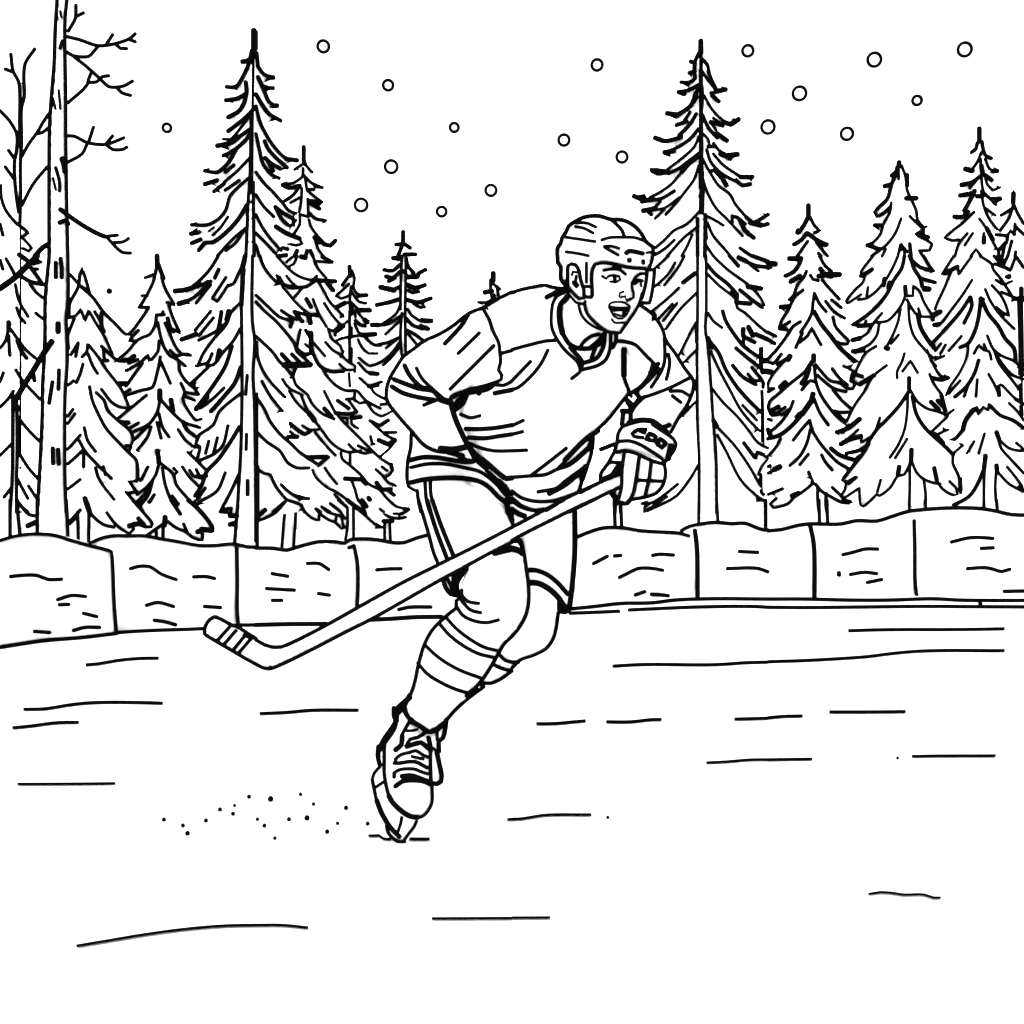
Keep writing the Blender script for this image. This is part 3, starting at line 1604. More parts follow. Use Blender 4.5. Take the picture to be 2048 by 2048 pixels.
def tube(mb, pts, rad, slot=0, sides=6):
    """round cord through 3D points with a radius at each"""
    n = len(pts); P = np.array([tuple(p) for p in pts]); R = np.array(rad)
    T = np.gradient(P, axis=0) if n > 1 else np.array([[1., 0, 0]])
    T /= np.maximum(np.linalg.norm(T, axis=1, keepdims=True), 1e-9)
    # rounded ends
    P = np.vstack([P[:1] - T[:1] * R[0] * .8, P[:1] - T[:1] * R[0] * .45, P, P[-1:] + T[-1:] * R[-1] * .45, P[-1:] + T[-1:] * R[-1] * .8])
    T = np.vstack([T[:1], T[:1], T, T[-1:], T[-1:]])
    R = np.concatenate([[R[0] * .55, R[0] * .9], R, [R[-1] * .9, R[-1] * .55]])
    N = len(P); vs = []; fs = []; prev = None
    for i in range(N):
        t = T[i]; ref = np.array([0, 1., 0])
        if prev is None:
            a = np.cross(t, ref)
            if np.linalg.norm(a) < .15: a = np.cross(t, [1., 0, 0])
        else: a = prev - t * (prev @ t)
        if np.linalg.norm(a) < 1e-6: a = np.cross(t, [.3, .2, 1.])
        a /= np.linalg.norm(a); prev = a; b = np.cross(t, a)
        for k in range(sides):
            g = 2 * math.pi * k / sides
            vs.append(P[i] + R[i] * (a * math.cos(g) + b * math.sin(g)))
    for i in range(N - 1):
        for k in range(sides):
            k2 = (k + 1) % sides
            fs.append((i * sides + k, i * sides + k2, (i + 1) * sides + k2, (i + 1) * sides + k))
    fs.append(tuple(range(sides))[::-1]); fs.append(tuple((N - 1) * sides + k for k in range(sides)))
    mb.add(vs, fs, slot)

def draw(mb, strokes, bvhs, D, slot=1, wk=1.0, fall=None):
    """lays cords of ink on the surfaces they are drawn on"""
    for w, pts in strokes:
        s = spline(pts); ds = []
        w = (w if w < 8 else 8 + (w - 8) * .65) * WK + WA
        for i, p in enumerate(s):
            t = s[min(i + 1, len(s) - 1)] - s[max(i - 1, 0)]; t = t / (np.linalg.norm(t) + 1e-9)
            nn = np.array([-t[1], t[0]]) * w * .5; best = None
            for q in (p, p + nn, p - nn):
                r = ray(*q); ln = r.length
                for b in bvhs:
                    h = b.ray_cast(EYE, r / ln)
                    if h[0] is not None and (best is None or h[0].y < best): best = h[0].y
            ds.append(best)
        base = fall(s[0][0]) if fall else D
        known = [d for d in ds if d is not None]
        raw = np.array([d if d is not None else (min(base, max(known)) if known else base) for d in ds])
        k = len(raw)
        if k > 4:
            pad = np.pad(raw, 2, mode='edge')
            sm = (pad[:-4] + pad[1:-3] * 2 + pad[2:-2] * 3 + pad[3:-1] * 2 + pad[4:]) / 9
            raw = np.minimum(raw, sm)
        P = []; R = []
        for p, d in zip(s, raw):
            rr = w * .5 * wk * d / F
            dd = d - rr * .35
            if p[1] > HZ + 40: dd = min(dd, (CAMZ - rr * .9) * F / (p[1] - HZ))      # never sunk into the ice
            P.append(at(p[0], p[1], dd)); R.append(rr)
        if len(P) == 1: P.append(P[0] + Vector((R[0] * .2, 0, 0))); R.append(R[0])
        tube(mb, P, R, slot)

def inside(pts, poly):
    x = pts[:, 0]; y = pts[:, 1]; c = np.zeros(len(pts), bool); n = len(poly); dmin = np.full(len(pts), 1e9)
    for i in range(n):
        (x1, y1), (x2, y2) = poly[i], poly[(i + 1) % n]
        cond = ((y1 > y) != (y2 > y))
        with np.errstate(divide='ignore', invalid='ignore'):
            xi = (x2 - x1) * (y - y1) / (y2 - y1 if y2 != y1 else 1e-9) + x1
        c ^= cond & (x < xi)
        dx, dy = x2 - x1, y2 - y1; L = dx * dx + dy * dy + 1e-9
        t = np.clip(((x - x1) * dx + (y - y1) * dy) / L, 0, 1)
        dmin = np.minimum(dmin, np.hypot(x - x1 - t * dx, y - y1 - t * dy))
    return c, dmin

def lobe(mb, poly, D, front, back, n=420, slot=0, depth=None, full=False):
    """a rounded solid with the given outline: like a balloon skin over it (Poisson membrane).
    depth(px,py) may tilt it; front/back are its half thicknesses in metres"""
    P = np.array(poly, float)
    q = np.roll(P, -1, axis=0)
    area = abs(float(np.sum(P[:, 0] * q[:, 1] - q[:, 0] * P[:, 1]))) / 2
    s = max(4.0, math.sqrt(area / n))
    B = []
    for i in range(len(P)):
        a, b = P[i], P[(i + 1) % len(P)]
        L = np.linalg.norm(b - a); k = max(1, int(round(L / s)))
        for j in range(k): B.append(a + (b - a) * j / k)
    x0, y0 = P.min(0); x1, y1 = P.max(0); G = []
    row = 0; y = y0 + s * .5
    while y < y1:
        x = x0 + (s * .5 if row % 2 else 0)
        while x < x1: G.append((x, y)); x += s
        y += s * .87; row += 1
    G = np.array(G) if G else np.zeros((0, 2))
    if len(G):
        c, dm = inside(G, [tuple(p) for p in P]); G = G[c & (dm > s * .45)]
    nb = len(B)
    V = [Vector((float(p[0]), float(p[1]))) for p in B] + [Vector((float(p[0]), float(p[1]))) for p in G]
    E = [(i, (i + 1) % nb) for i in range(nb)]
    ov, oe, of, _, _, _ = delaunay_2d_cdt(V, E, [], 1, 1e-5)
    X = np.array([tuple(v) for v in ov]); tri = [tuple(f) for f in of if len(f) == 3]
    cnt = {}
    for f in tri:
        for a, b in ((f[0], f[1]), (f[1], f[2]), (f[2], f[0])):
            k = (min(a, b), max(a, b)); cnt[k] = cnt.get(k, 0) + 1
    bd = set()
    for k, c in cnt.items():
        if c == 1: bd.update(k)
    N = len(X); u = np.zeros(N); free = np.array([i for i in range(N) if i not in bd and any(True for _ in [0])], int)
    used = set(i for f in tri for i in f); free = np.array([i for i in free if i in used], int)
    if len(free):
        K = np.zeros((N, N)); rhs = np.zeros(N)
        for f in tri:
            p = X[list(f)]; e = [p[2] - p[1], p[0] - p[2], p[1] - p[0]]
            A = abs(e[0][0] * e[1][1] - e[0][1] * e[1][0]) / 2 + 1e-9
            for a in range(3):
                rhs[f[a]] += 2 * A / 3
                for b in range(3): K[f[a], f[b]] += float(e[a] @ e[b]) / (4 * A)
        u[free] = np.linalg.solve(K[np.ix_(free, free)], rhs[free])
    h = np.sqrt(np.maximum(u, 0)); h /= max(h.max(), 1e-6)
    def place(i, off):
        d = depth(X[i][0], X[i][1]) if depth else D
        p = at(X[i][0], X[i][1], d); p.y += off; return p
    ids = sorted(used); mp = {}; vs = []
    for i in ids: mp[i] = len(vs); vs.append(place(i, -front * h[i]))
    mpb = dict(mp)
    for i in ids:
        if i not in bd: mpb[i] = len(vs); vs.append(place(i, back * h[i]))
    fs = []
    for f in tri:
        p = X[list(f)]
        ccw = (p[1][0]-p[0][0])*(p[2][1]-p[0][1]) - (p[1][1]-p[0][1])*(p[2][0]-p[0][0]) > 0
        g = f[::-1] if ccw else f          # facing the viewer
        fs.append(tuple(mp[i] for i in g)); fs.append(tuple(mpb[i] for i in g[::-1]))
    mb.add(vs, fs, slot)

def ball(mb, c, r, slot=0, seg=12, rings=8, sy=1.0):
    vs = [(c[0], c[1], c[2] + r)]; fs = []
    for i in range(1, rings):
        a = math.pi * i / rings
        for k in range(seg):
            g = 2 * math.pi * k / seg
            vs.append((c[0] + r * math.sin(a) * math.cos(g), c[1] + sy * r * math.sin(a) * math.sin(g), c[2] + r * math.cos(a)))
    vs.append((c[0], c[1], c[2] - r)); L = len(vs) - 1
    for k in range(seg):
        k2 = (k + 1) % seg
        fs.append((0, 1 + k, 1 + k2))
        for i in range(rings - 2):
            a = 1 + i * seg
            fs.append((a + k, a + seg + k, a + seg + k2, a + k2))
        a = 1 + (rings - 2) * seg
        fs.append((a + k, L, a + k2))
    mb.add(vs, fs, slot)

def interp(tab):
    xs = [t[0] for t in tab]; ys = [t[1] for t in tab]
    return lambda x: float(np.interp(x, xs, ys))

# ------------------------------------------------------------------ the snow wall's lines (picture units)
BASE = interp(pr(-900, 1500, -260, 1345, 0, 1294, 42, 1287.5, 87, 1281, 159, 1275.6, 233, 1267, 384, 1258, 472, 1250, 652, 1248, 735, 1240,
                 883, 1234, 1143, 1217, 1241, 1206.7, 1347, 1200, 1416, 1197.4, 1774, 1199, 2048, 1200, 3000, 1200))
TOP0 = interp(pr(-900, 1150, -260, 1110, 0, 1081, 26, 1073, 58, 1068, 93, 1068, 114, 1071.5, 138, 1079.5, 180, 1091, 222, 1103, 226, 1104))
TOP1 = interp(pr(176, 1089, 201, 1077, 225, 1071.5, 260, 1071, 318, 1077, 397, 1090.6, 434, 1090.6, 472, 1088, 512, 1094, 549, 1097,
                 573, 1100, 594, 1094, 636, 1083.5, 690, 1084, 700, 1079.5, 742, 1078, 788, 1085, 830, 1077, 856, 1069, 950, 1062,
                 1060, 1080, 1154, 1073.7, 1207, 1055.6, 1249, 1055.6, 1315, 1063.6, 1350, 1067, 1363, 1061, 1382, 1052, 1429, 1044.5,
                 1490, 1046, 1514, 1055.6, 1536, 1059.6, 1562, 1059, 1618, 1047.7, 1682, 1047.7, 1753, 1042, 1817, 1022.5, 1851, 1018.6,
                 1955, 1016, 2021, 1028.6, 2048, 1030, 2200, 1040, 3000, 1038))
def WD(x): return CAMZ * F / (BASE(x) - HZ)
FIELD_Z = .35

# ------------------------------------------------------------------ ground: ice and snow field
mb = MB()
mb.add([(-400, -60, 0), (400, -60, 0), (400, 600, 0), (-400, 600, 0)], [(0, 1, 2, 3)], 0)
def ground_pt(x, y, z=.004):
    t = (CAMZ - z) / ((y - HZ) / F); return ((x - 1024) / F * t, t, z)
for w, pts in STROKES['ICE']:                     # scratches cut into the ice
    s = spline(pts, 14); n = len(s); L = []; R = []
    for i, p in enumerate(s):
        a = s[max(i - 1, 0)]; b = s[min(i + 1, n - 1)]; t = b - a; t = t / (np.linalg.norm(t) + 1e-9)
        nn = np.array([-t[1], t[0]]) * (w * .82 + .8) * .5
        if nn[1] < 0: nn = -nn
        L.append(ground_pt(*(p - nn))); R.append(ground_pt(*(p + nn)))
    vs = L + R; fs = [(i, i + 1, n + i + 1, n + i) for i in range(n - 1)]
    mb.add(vs, [f[::-1] for f in fs], 1)
ice = tag(link('ice', mb, ['ice', 'ink'], smooth=False), 'flat white outdoor ice sheet with thin black skate scratches', kind='structure')

mb = MB()
xs = list(range(-900, 3001, 60)); vs = []; fs = []
for x in xs:
    xc = x; d = WD(xc) + .42
    X = (x - 1024) * d / F
    vs += [(X, d, FIELD_Z), (X, 600, FIELD_Z)]
vs = [(-400, vs[0][1], FIELD_Z), (-400, 600, FIELD_Z)] + vs + [(400, vs[-2][1], FIELD_Z), (400, 600, FIELD_Z)]
for i in range(len(vs) // 2 - 1): fs.append((2 * i, 2 * i + 2, 2 * i + 3, 2 * i + 1))
mb.add(vs, fs)
tag(link('snow_field', mb, ['snow'], smooth=False), 'level snow ground behind the snow wall under the trees', kind='structure')

# ------------------------------------------------------------------ snow wall of blocks
def block(x0, x1, top, push):
    mb = MB(); xs = np.linspace(x0, x1, max(4, int((x1 - x0) / 14))); k = 7; vs = []; fs = []
    for x in xs:
        d = WD(x) + push; zt = CAMZ - (top(x) - HZ) * d / F; X = (x - 1024) / F
        e = min(1, min(x - x0, x1 - x) / 10.0)
        prof = [(d, 0), (d - .02 * e, zt * .35), (d - .015 * e, zt * .75), (d, zt), (d + .25, zt - .015), (d + .6, zt - .16), (d + .6, 0)]
        vs += [(X * y if j < 4 else X * d, y, z) for j, (y, z) in enumerate(prof)]
    n = len(xs)
    for i in range(n - 1):
        for j in range(k): 
            j2 = (j + 1) % k
            fs.append((i * k + j, (i + 1) * k + j, (i + 1) * k + j2, i * k + j2))
    fs.append(tuple(range(k))); fs.append(tuple((n - 1) * k + j for j in range(k))[::-1])
    mb.add(vs, fs); return mb
wall = empty('snow_wall', (0, WD(1024), 0))
tag(wall, 'low white snow wall in blocks along the far edge of the ice', 'snow wall')
SEAM = [180, 473, 714, 950, 1150, 1395, 1629, 1830, 2330, 2800]
blocks = [(block(-240, 226, TOP0, -.12), -240, 226)] + [(block(a + .6, b - .6, TOP1, 0), a, b) for a, b in zip(SEAM, SEAM[1:])]
blocks.append((block(-900, -242, TOP0, -.12), -900, -242))
bv = [b[0].bvh() for b in blocks]
mbl = MB()                                        # the low kerb of snow at the wall's foot, right part
LEDGE = interp(pr(1060, 1232, 1140, 1226.6, 1237, 1222.6, 1395, 1214, 1536, 1214.6, 2048, 1214, 2400, 1214))
vs = []; fs = []; xs = np.linspace(1070, 2330, 40)
for x in xs:
    d = CAMZ * F / (LEDGE(x) - HZ); X = (x - 1024) / F; dw = WD(x) + .01
    vs += [(X * d, d, .001), (X * d, d, .012), (X * dw, dw, .035), (X * dw, dw, .001)]
for i in range(len(xs) - 1):
    for j in range(4): fs.append((i * 4 + j, (i + 1) * 4 + j, (i + 1) * 4 + (j + 1) % 4, i * 4 + (j + 1) % 4))
fs.append((0, 1, 2, 3)); fs.append(tuple((len(xs) - 1) * 4 + j for j in (3, 2, 1, 0)))
mbl.add(vs, fs)
lb = mbl.bvh()
for w, pts in STROKES['BK']:
    mx = np.mean([p[0] for p in pts]); my = np.mean([p[1] for p in pts])
    if mx > 1130 and my > BASE(mx) + 6 and max(p[1] for p in pts) - min(p[1] for p in pts) < 30: tgt = mbl
    else:
        tgt = blocks[-2][0]
        for b, x0, x1 in blocks:
            if x0 <= min(mx, 2040) <= x1: tgt = b; break
        if mx > 180 and mx < 226 and my < 1090: tgt = blocks[1][0]
    # long edge lines run over several blocks: cut them so each block keeps its own
    if tgt is mbl: draw(mbl, [(w, pts)], bv + [lb], 11.2, fall=lambda x: CAMZ * F / (LEDGE(x) - HZ)); continue
    s = [tuple(p) for p in spline(pts, 10)]
    def which(p):
        if p[0] < 224 and not (p[0] > 182 and p[1] < 1090): return 0
        for i, (b, x0, x1) in enumerate(blocks):
            if i and x0 <= p[0] <= x1: return i
        return len(blocks) - 2
    span = max(p[0] for p in s) - min(p[0] for p in s)
    if span < 60: draw(tgt, [(w, pts)], bv + [lb], 9, fall=lambda x: WD(x) - .02); continue
    run = [s[0]]; cur = which(s[0])
    for p in s[1:]:
        c = which(p); run.append(p)
        if c != cur:
            draw(blocks[cur][0], [(w, run)], bv + [lb], 9, fall=lambda x: WD(x) - .02); run = [p]; cur = c
    if len(run) > 1: draw(blocks[cur][0], [(w, run)], bv + [lb], 9, fall=lambda x: WD(x) - .02)
for b, x0, x1 in blocks: link('snow_block', b, ['snow', 'ink'], wall, wall.location)
link('snow_kerb', mbl, ['snow', 'ink'], wall, wall.location, smooth=False)

# ------------------------------------------------------------------ trees
def foot(D): return HZ + (CAMZ - FIELD_Z) * F / D + 2
def extents(strokes, ymax=None, xr=None):
    """outline of a crown: its reach to left and right, row by row"""
    lo = {}; hi = {}; st = 9.0
    for w, pts in strokes:
        for p in spline(pts, 3):
            if ymax and p[1] > ymax: continue
            k = int(p[1] // st)
            lo[k] = min(lo.get(k, 1e9), p[0] - w * .3); hi[k] = max(hi.get(k, -1e9), p[0] + w * .3)
    ks = sorted(lo); k0, k1 = ks[0], ks[-1]
    rows = list(range(k0, k1 + 1))
    L = np.interp(rows, ks, [lo[k] for k in ks]); R = np.interp(rows, ks, [hi[k] for k in ks])
    mid = (L + R) / 2; half = np.maximum((R - L) / 2 - 1.5, 2.5)
    poly = [(mid[0], rows[0] * st)] + [(m - h, (r + .5) * st) for m, h, r in zip(mid, half, rows)]
    poly += [(mid[-1], (rows[-1] + 1) * st)] + [(m + h, (r + .5) * st) for m, h, r in zip(mid[::-1], half[::-1], rows[::-1])]
    return poly

def tree(name, key, D, label, trunk=None, crown=True, ymax=None, tfront=False, cat='tree', group=None, branch='bare_branch', bushy=.55):
    """trunk: outline in picture units (open at the foot, which is taken down to the snow)"""
    st = STROKES.get(key, []); parts = []
    yb = foot(D)
    xs = [p[0] for p in (trunk if trunk else st[0][1])]; xm = float(np.mean(xs))
    root = empty(name, (at(xm, yb, D).x, D, FIELD_Z))
    tag(root, label, cat, group)
    cm = MB(); tm = MB(); bvs = []
    if crown:
        poly = extents(st, ymax)
        wpx = max(p[0] for p in poly) - min(p[0] for p in poly)
        th = min(.75, bushy * wpx / 2 * D / F)
        lobe(cm, poly, D, th, th, n=700); bvs.append(cm.bvh())
    if trunk:
        i = max(range(len(trunk)), key=lambda k: trunk[k][1])
        wtr = [abs(trunk[0][0] - trunk[-1][0])]
        hw = max(4.0, area_w(trunk) * .5) * D / F
        Dt = D - (th * .9 if (tfront and crown) else 0)
        lobe(tm, trunk, Dt, hw, hw, n=260); bvs.append(tm.bvh())
    if crown:
        draw(cm, st, bvs, D, wk=.84 if key in ('C7', 'S8', 'C6', 'C84', 'C5', 'C97') else .95)
        link('crown', cm, ['needles', 'ink'], root, root.location)
        if trunk: link('trunk', tm, ['bark', 'ink'], root, root.location)
    else:
        tks = []
        for s in st:
            c, dm = inside(np.array(spline(s[1], 12)), trunk)
            on = np.mean(c | (dm < 9)) > .75
            if on: draw(tm, [s], bvs, Dt); tks.append(s)
        link('trunk', tm, ['bark', 'ink'], root, root.location)
        left = [s for s in st if s not in tks]; grp = []
        for s in left:                                  # twigs that touch make one branch
            P = np.array(spline(s[1], 5)); hit = []
            for g in grp:
                if min(float(np.min(np.hypot(*(P[:, None, :] - Q[None]).transpose(2, 0, 1)))) for _, Q in g) < 9: hit.append(g)
            new = [(s, P)]
            for g in hit: new += g; grp.remove(g)
            grp.append(new)
        for g in grp:
            bm_ = MB(); draw(bm_, [s for s, _ in g], bvs, Dt, slot=0); link(branch, bm_, ['ink'], root, root.location)
    return root
def area_w(poly):
    P = np.array(poly); q = np.roll(P, -1, axis=0)
    a = abs(float(np.sum(P[:, 0] * q[:, 1] - q[:, 0] * P[:, 1]))) / 2
    return a / max(np.ptp(P[:, 1]), 1)
def tk(D, l, r):
    """left side from top down, right side from top down -> outline whose foot stands in the snow"""
    yb = foot(D); l = pr(*l); r = pr(*r)
    return l + [(l[-1][0] - 1, yb), (r[-1][0] + 1, yb)] + r[::-1]

GR = 'snowy conifers behind the snow wall'
tree('birch_tree', 'BI', 11.0, 'tall bare birch with peeling bark marks, trunk cut off by the top of the picture',
     tk(11.0, (113, -40, 110, 66, 105, 170, 100, 228, 98, 331, 98, 512, 94, 552, 89.6, 671, 84, 830, 79.5, 936, 74, 1064),
        (134, -40, 130.5, 130, 132.5, 344, 136, 512, 132.5, 636, 134.6, 724, 130, 962, 136, 1074)), crown=False)
tree('bare_tree', 'BR', 13.5, 'thin leafless sapling with forked twigs just left of the birch',
     tk(13.5, (37, 165, 38, 250, 31, 300, 30, 350, 34, 420, 39, 440), (45, 165, 43, 250, 42, 300, 41, 400, 43, 440)), crown=False)
tree('conifer_tree', 'LC', 15.0, 'conifer partly hidden behind the birch at the left edge', tk(15, (20, 700, 14, 900), (30, 700, 34, 900)), group=GR)
tree('slim_tree', 'LT', 12.0, 'slim trunk with a few drooping twigs low beside the birch foot',
     tk(12.0, (25, 785, 25, 856, 22, 960, 20, 1071), (33, 793, 34.5, 909, 33, 1024, 39, 1066)), crown=False)
tree('conifer_tree', 'C1', 12.9, 'narrow snowy conifer whose left side is covered by the birch trunk',
     tk(12.9, (156, 1010, 156, 1080), (177, 1010, 178, 1085)), ymax=1062, group=GR)
tree('conifer_tree', 'C2', 13.3, 'mid sized layered conifer between the birch and the tall left spruce',
     tk(13.3, (313, 1040, 313, 1072), (327, 1040, 327, 1072)), ymax=1075, group=GR)
tree('spruce_tree', 'S4', 12.4, 'very tall spruce with bare drooping boughs, left of the skater',
     tk(12.4, (504, 95, 502, 233, 499, 350, 493, 431, 491, 512, 482, 610, 480, 800, 478, 960, 474, 1024, 469, 1085),
        (510, 95, 508, 250, 507, 400, 507, 640, 509, 800, 512, 1024, 515, 1090)), tfront=True, ymax=1060, group=GR)
tree('conifer_tree', 'C5', 14.2, 'conifer with ragged boughs rising against the right side of the tall left spruce',
     tk(14.2, (570, 1000, 564, 1093), (591, 1000, 587, 1093)), ymax=1056, group=GR)
tree('conifer_tree', 'C6', 15.2, 'small slim pointed conifer between two wider ones left of the skater sleeve',
     tk(15.2, (694, 1016, 691, 1080), (707, 1016, 707, 1080)), group=GR)
tree('conifer_tree', 'C7', 16.0, 'conifer with curled up bough tips directly behind the skater elbow',
     tk(16.0, (769, 1040, 769, 1082), (781, 1040, 781, 1082)), group=GR)
STROKES['C9'] += [(7, pr(986, 590 + 50 * k, 986 - 12 - 7 * k, 640 + 46 * k)) for k in range(6)] + [(7, pr(988, 590 + 50 * k, 990 + 16 + 9 * k, 645 + 46 * k)) for k in range(6)]
tree('conifer_tree', 'C9', 18.0, 'tiny conifer tip showing just above the skater shoulder', tk(18, (982, 560, 980, 1000), (990, 560, 992, 1000)), group=GR)
tree('slim_tree', 'T1', 15.0, 'short slim pale trunk seen behind the hockey glove', tk(15.0, (1246, 822, 1236, 930, 1230, 1054), (1262, 822, 1250, 930, 1242, 1054)), crown=False)
tree('spruce_tree', 'S8', 15.4, 'very tall spruce with bare drooping boughs, right of the skater head',
     tk(15.4, (1398, 90, 1397, 300, 1395, 512, 1395, 724, 1397, 860, 1397, 1045), (1406, 90, 1408, 420, 1412, 512, 1411, 658, 1421, 764, 1427, 843, 1433, 1024, 1437, 1042)),
     tfront=True, ymax=1040, group=GR)
tree('slim_tree', 'T4', 18.0, 'hair thin trunk right of the tall right spruce', tk(18, (1520.5, 684, 1521, 900, 1522, 1055), (1526, 684, 1526, 900, 1530, 1058)), crown=False)
tree('conifer_tree', 'C52', 17.2, 'conifer with pointed top just right of the tall right spruce',
     tk(17.2, (1634, 973, 1639, 1045), (1652, 985, 1655, 1045)), ymax=1021, group=GR)
tree('conifer_tree', 'C97', 16.6, 'broad layered conifer, second from the right edge group, widest at the foot',
     tk(16.6, (1820, 925, 1818, 1018), (1847, 957, 1851, 1018)), ymax=1017, group=GR)
tree('conifer_tree', 'C84', 18.2, 'tall shaggy conifer near the right edge with curled top boughs',
     tk(18.2, (1968, 925, 1967, 1016), (1993, 936, 1995, 1018)), ymax=1015, group=GR)
tree('conifer_tree', 'C91', 20.0, 'conifer top cut by the right edge of the picture', tk(20, (2024, 440, 2030, 560), (2032, 440, 2044, 560)), group=GR)
tree('slim_tree', 'T5', 19.0, 'thin dark trunk standing at the right edge', tk(19, (2039.5, 577, 2039, 700, 2040, 900), (2047, 577, 2046, 700, 2047, 900)), crown=False)

# ------------------------------------------------------------------ the skater
MT = (740, 820, 512); FT = (1100, 420, 256); KT = (690, 1440, 256); GT = (1024, 512, 512)
head = tl(*FT, 280, 1240, 400, 1400, 520, 1430, 560, 1560, 660, 1680, 780, 1780, 880, 1842, 1060, 1850, 1110, 1780, 1200, 1650, 1290, 1520, 1350, 1400,
          1400, 1260, 1450, 1080, 1480, 900, 1520, 700, 1400, 500, 1000, 250, 500, 250, 250, 500, 200, 800, 260, 1100)
helmet = tl(*FT, 115, 800, 115, 560, 160, 500, 180, 420, 240, 330, 280, 240, 380, 170, 500, 110, 600, 90, 760, 90, 880, 130, 1050, 140, 1180, 180, 1300, 260,
            1400, 380, 1440, 460, 1560, 560, 1555, 640, 1545, 740, 1500, 890, 1400, 885, 1200, 870, 1040, 835, 900, 805, 760, 800, 680, 820, 640, 900,
            640, 1290, 630, 1320, 510, 1325, 440, 1340, 380, 1290, 290, 1190, 240, 1150, 160, 1040, 160, 860)
guard = tl(*FT, 1460, 890, 1580, 905, 1565, 1080, 1520, 1350, 1500, 1410, 1390, 1400, 1390, 1320, 1450, 1080)
torso = pr(1024, 584, 1088, 571, 1130, 577, 1209, 591, 1281, 610, 1300, 623, 1326, 660, 1329, 700, 1306, 732, 1284, 772, 1257, 788, 1215, 841, 1188, 875,
           1183, 907, 1158, 984, 1130, 1010, 1086, 1024, 1045, 1012, 1010, 985, 985, 955, 949, 907, 920, 859, 902, 803, 909, 793, 940, 740, 968, 614)
sleeve_a = pr(975, 612, 938, 626, 904, 652, 877, 668, 848, 682, 806, 713, 796, 729, 779.7, 756, 773, 777, 773, 798, 779.7, 811.5, 801, 838, 822, 862, 848.6, 891,
              870, 901.6, 904, 907, 933, 920, 952, 925, 955, 900, 935, 860, 915, 800, 960, 770, 1003, 750, 1001, 724, 990, 660)
sleeve_b = pr(1303, 630, 1326, 660, 1331, 679, 1350, 705, 1368.5, 734.6, 1387, 761, 1387, 777, 1376, 806, 1358, 835, 1342, 866, 1305, 846, 1278, 844,
              1262, 845, 1262, 824.7, 1270, 811, 1278, 797, 1270, 785, 1284, 772, 1300, 732)
tail = tl(*MT, 318, 150, 290, 280, 285, 400, 282, 560, 340, 600, 460, 520, 680, 515, 800, 545, 880, 600, 1010, 700, 1040, 620, 900, 450, 800, 340, 720, 240, 420, 240)
short_a = tl(*MT, 340, 590, 440, 930, 500, 1150, 550, 1280, 580, 1370, 640, 1400, 700, 1250, 750, 1160, 1000, 1000, 1100, 950, 1075, 870, 1015, 700, 880, 590, 700, 520, 460, 510)
short_b = tl(*MT, 1540, 740, 1542, 1000, 1540, 1180, 1520, 1370, 1500, 1490, 1430, 1530, 1425, 1450, 1330, 1350, 1190, 1300, 1170, 1100, 1140, 960, 1120, 880, 1300, 760)
sock_a = pr(939, 1127, 978, 1104, 1015, 1096, 1042, 1106, 1053, 1133, 1057, 1191, 1053, 1223, 1037, 1260, 1005, 1292, 997, 1305, 986, 1326, 968, 1355, 936, 1387,
            888, 1445, 859, 1465, 825, 1442, 811, 1427, 809, 1411, 819, 1389, 827, 1371, 838, 1323, 848, 1289, 864, 1260, 891, 1233, 912, 1214, 912, 1201, 923, 1190, 923, 1165)
sock_b = pr(1056, 1164, 1092, 1178, 1116, 1204, 1116, 1228, 1111, 1270, 1095, 1297, 1058, 1318, 1034, 1326, 1024, 1342, 1002, 1358, 965, 1376, 936, 1390, 900, 1380, 960, 1330, 1000, 1260, 1040, 1200)
boot = pr(788, 1416, 806, 1408, 815, 1432, 859, 1466, 892, 1445, 894, 1472, 880, 1486, 878, 1505, 886, 1546, 882, 1563, 867, 1569, 864, 1607, 859, 1616, 848, 1631, 836, 1637,
          822, 1635, 796, 1618, 780, 1598, 771, 1566, 768, 1519, 757, 1514, 757, 1493, 769, 1476, 783, 1457, 794, 1440, 786, 1426)
blade = tl(*KT, 530, 700, 430, 820, 400, 900, 430, 1050, 480, 1220, 550, 1400, 620, 1560, 650, 1700, 740, 1810, 900, 1840, 960, 1720, 1080, 1560, 1110, 1490, 900, 1430, 700, 1230, 640, 1000, 600, 750)
cuff = tl(*GT, 830, 1290, 900, 1260, 960, 1240, 1060, 1245, 1110, 1280, 1180, 1340, 1240, 1420, 1215, 1480, 1160, 1555, 1130, 1540, 940, 1495, 850, 1475, 790, 1485, 770, 1470, 790, 1400, 800, 1340)
thumb = tl(*GT, 775, 1480, 720, 1570, 668, 1640, 662, 1690, 740, 1675, 822, 1640, 832, 1570, 850, 1480)
fing1 = tl(*GT, 850, 1480, 960, 1510, 940, 1660, 915, 1790, 890, 1840, 860, 1870, 800, 1850, 806, 1790, 828, 1600)
fing2 = tl(*GT, 960, 1510, 1050, 1550, 1035, 1680, 1005, 1810, 890, 1840, 915, 1790, 940, 1660)
fing3 = tl(*GT, 1050, 1550, 1150, 1562, 1160, 1650, 1140, 1730, 1090, 1790, 1010, 1820, 1035, 1680)
fing4 = tl(*GT, 1070, 1560, 1146, 1566, 1154, 1650, 1130, 1730, 1080, 1780, 1030, 1800, 1050, 1680)
palm = tl(*GT, 790, 1480, 940, 1490, 1150, 1560, 1155, 1650, 1130, 1720, 1010, 1800, 880, 1835, 790, 1830, 760, 1770, 800, 1640)

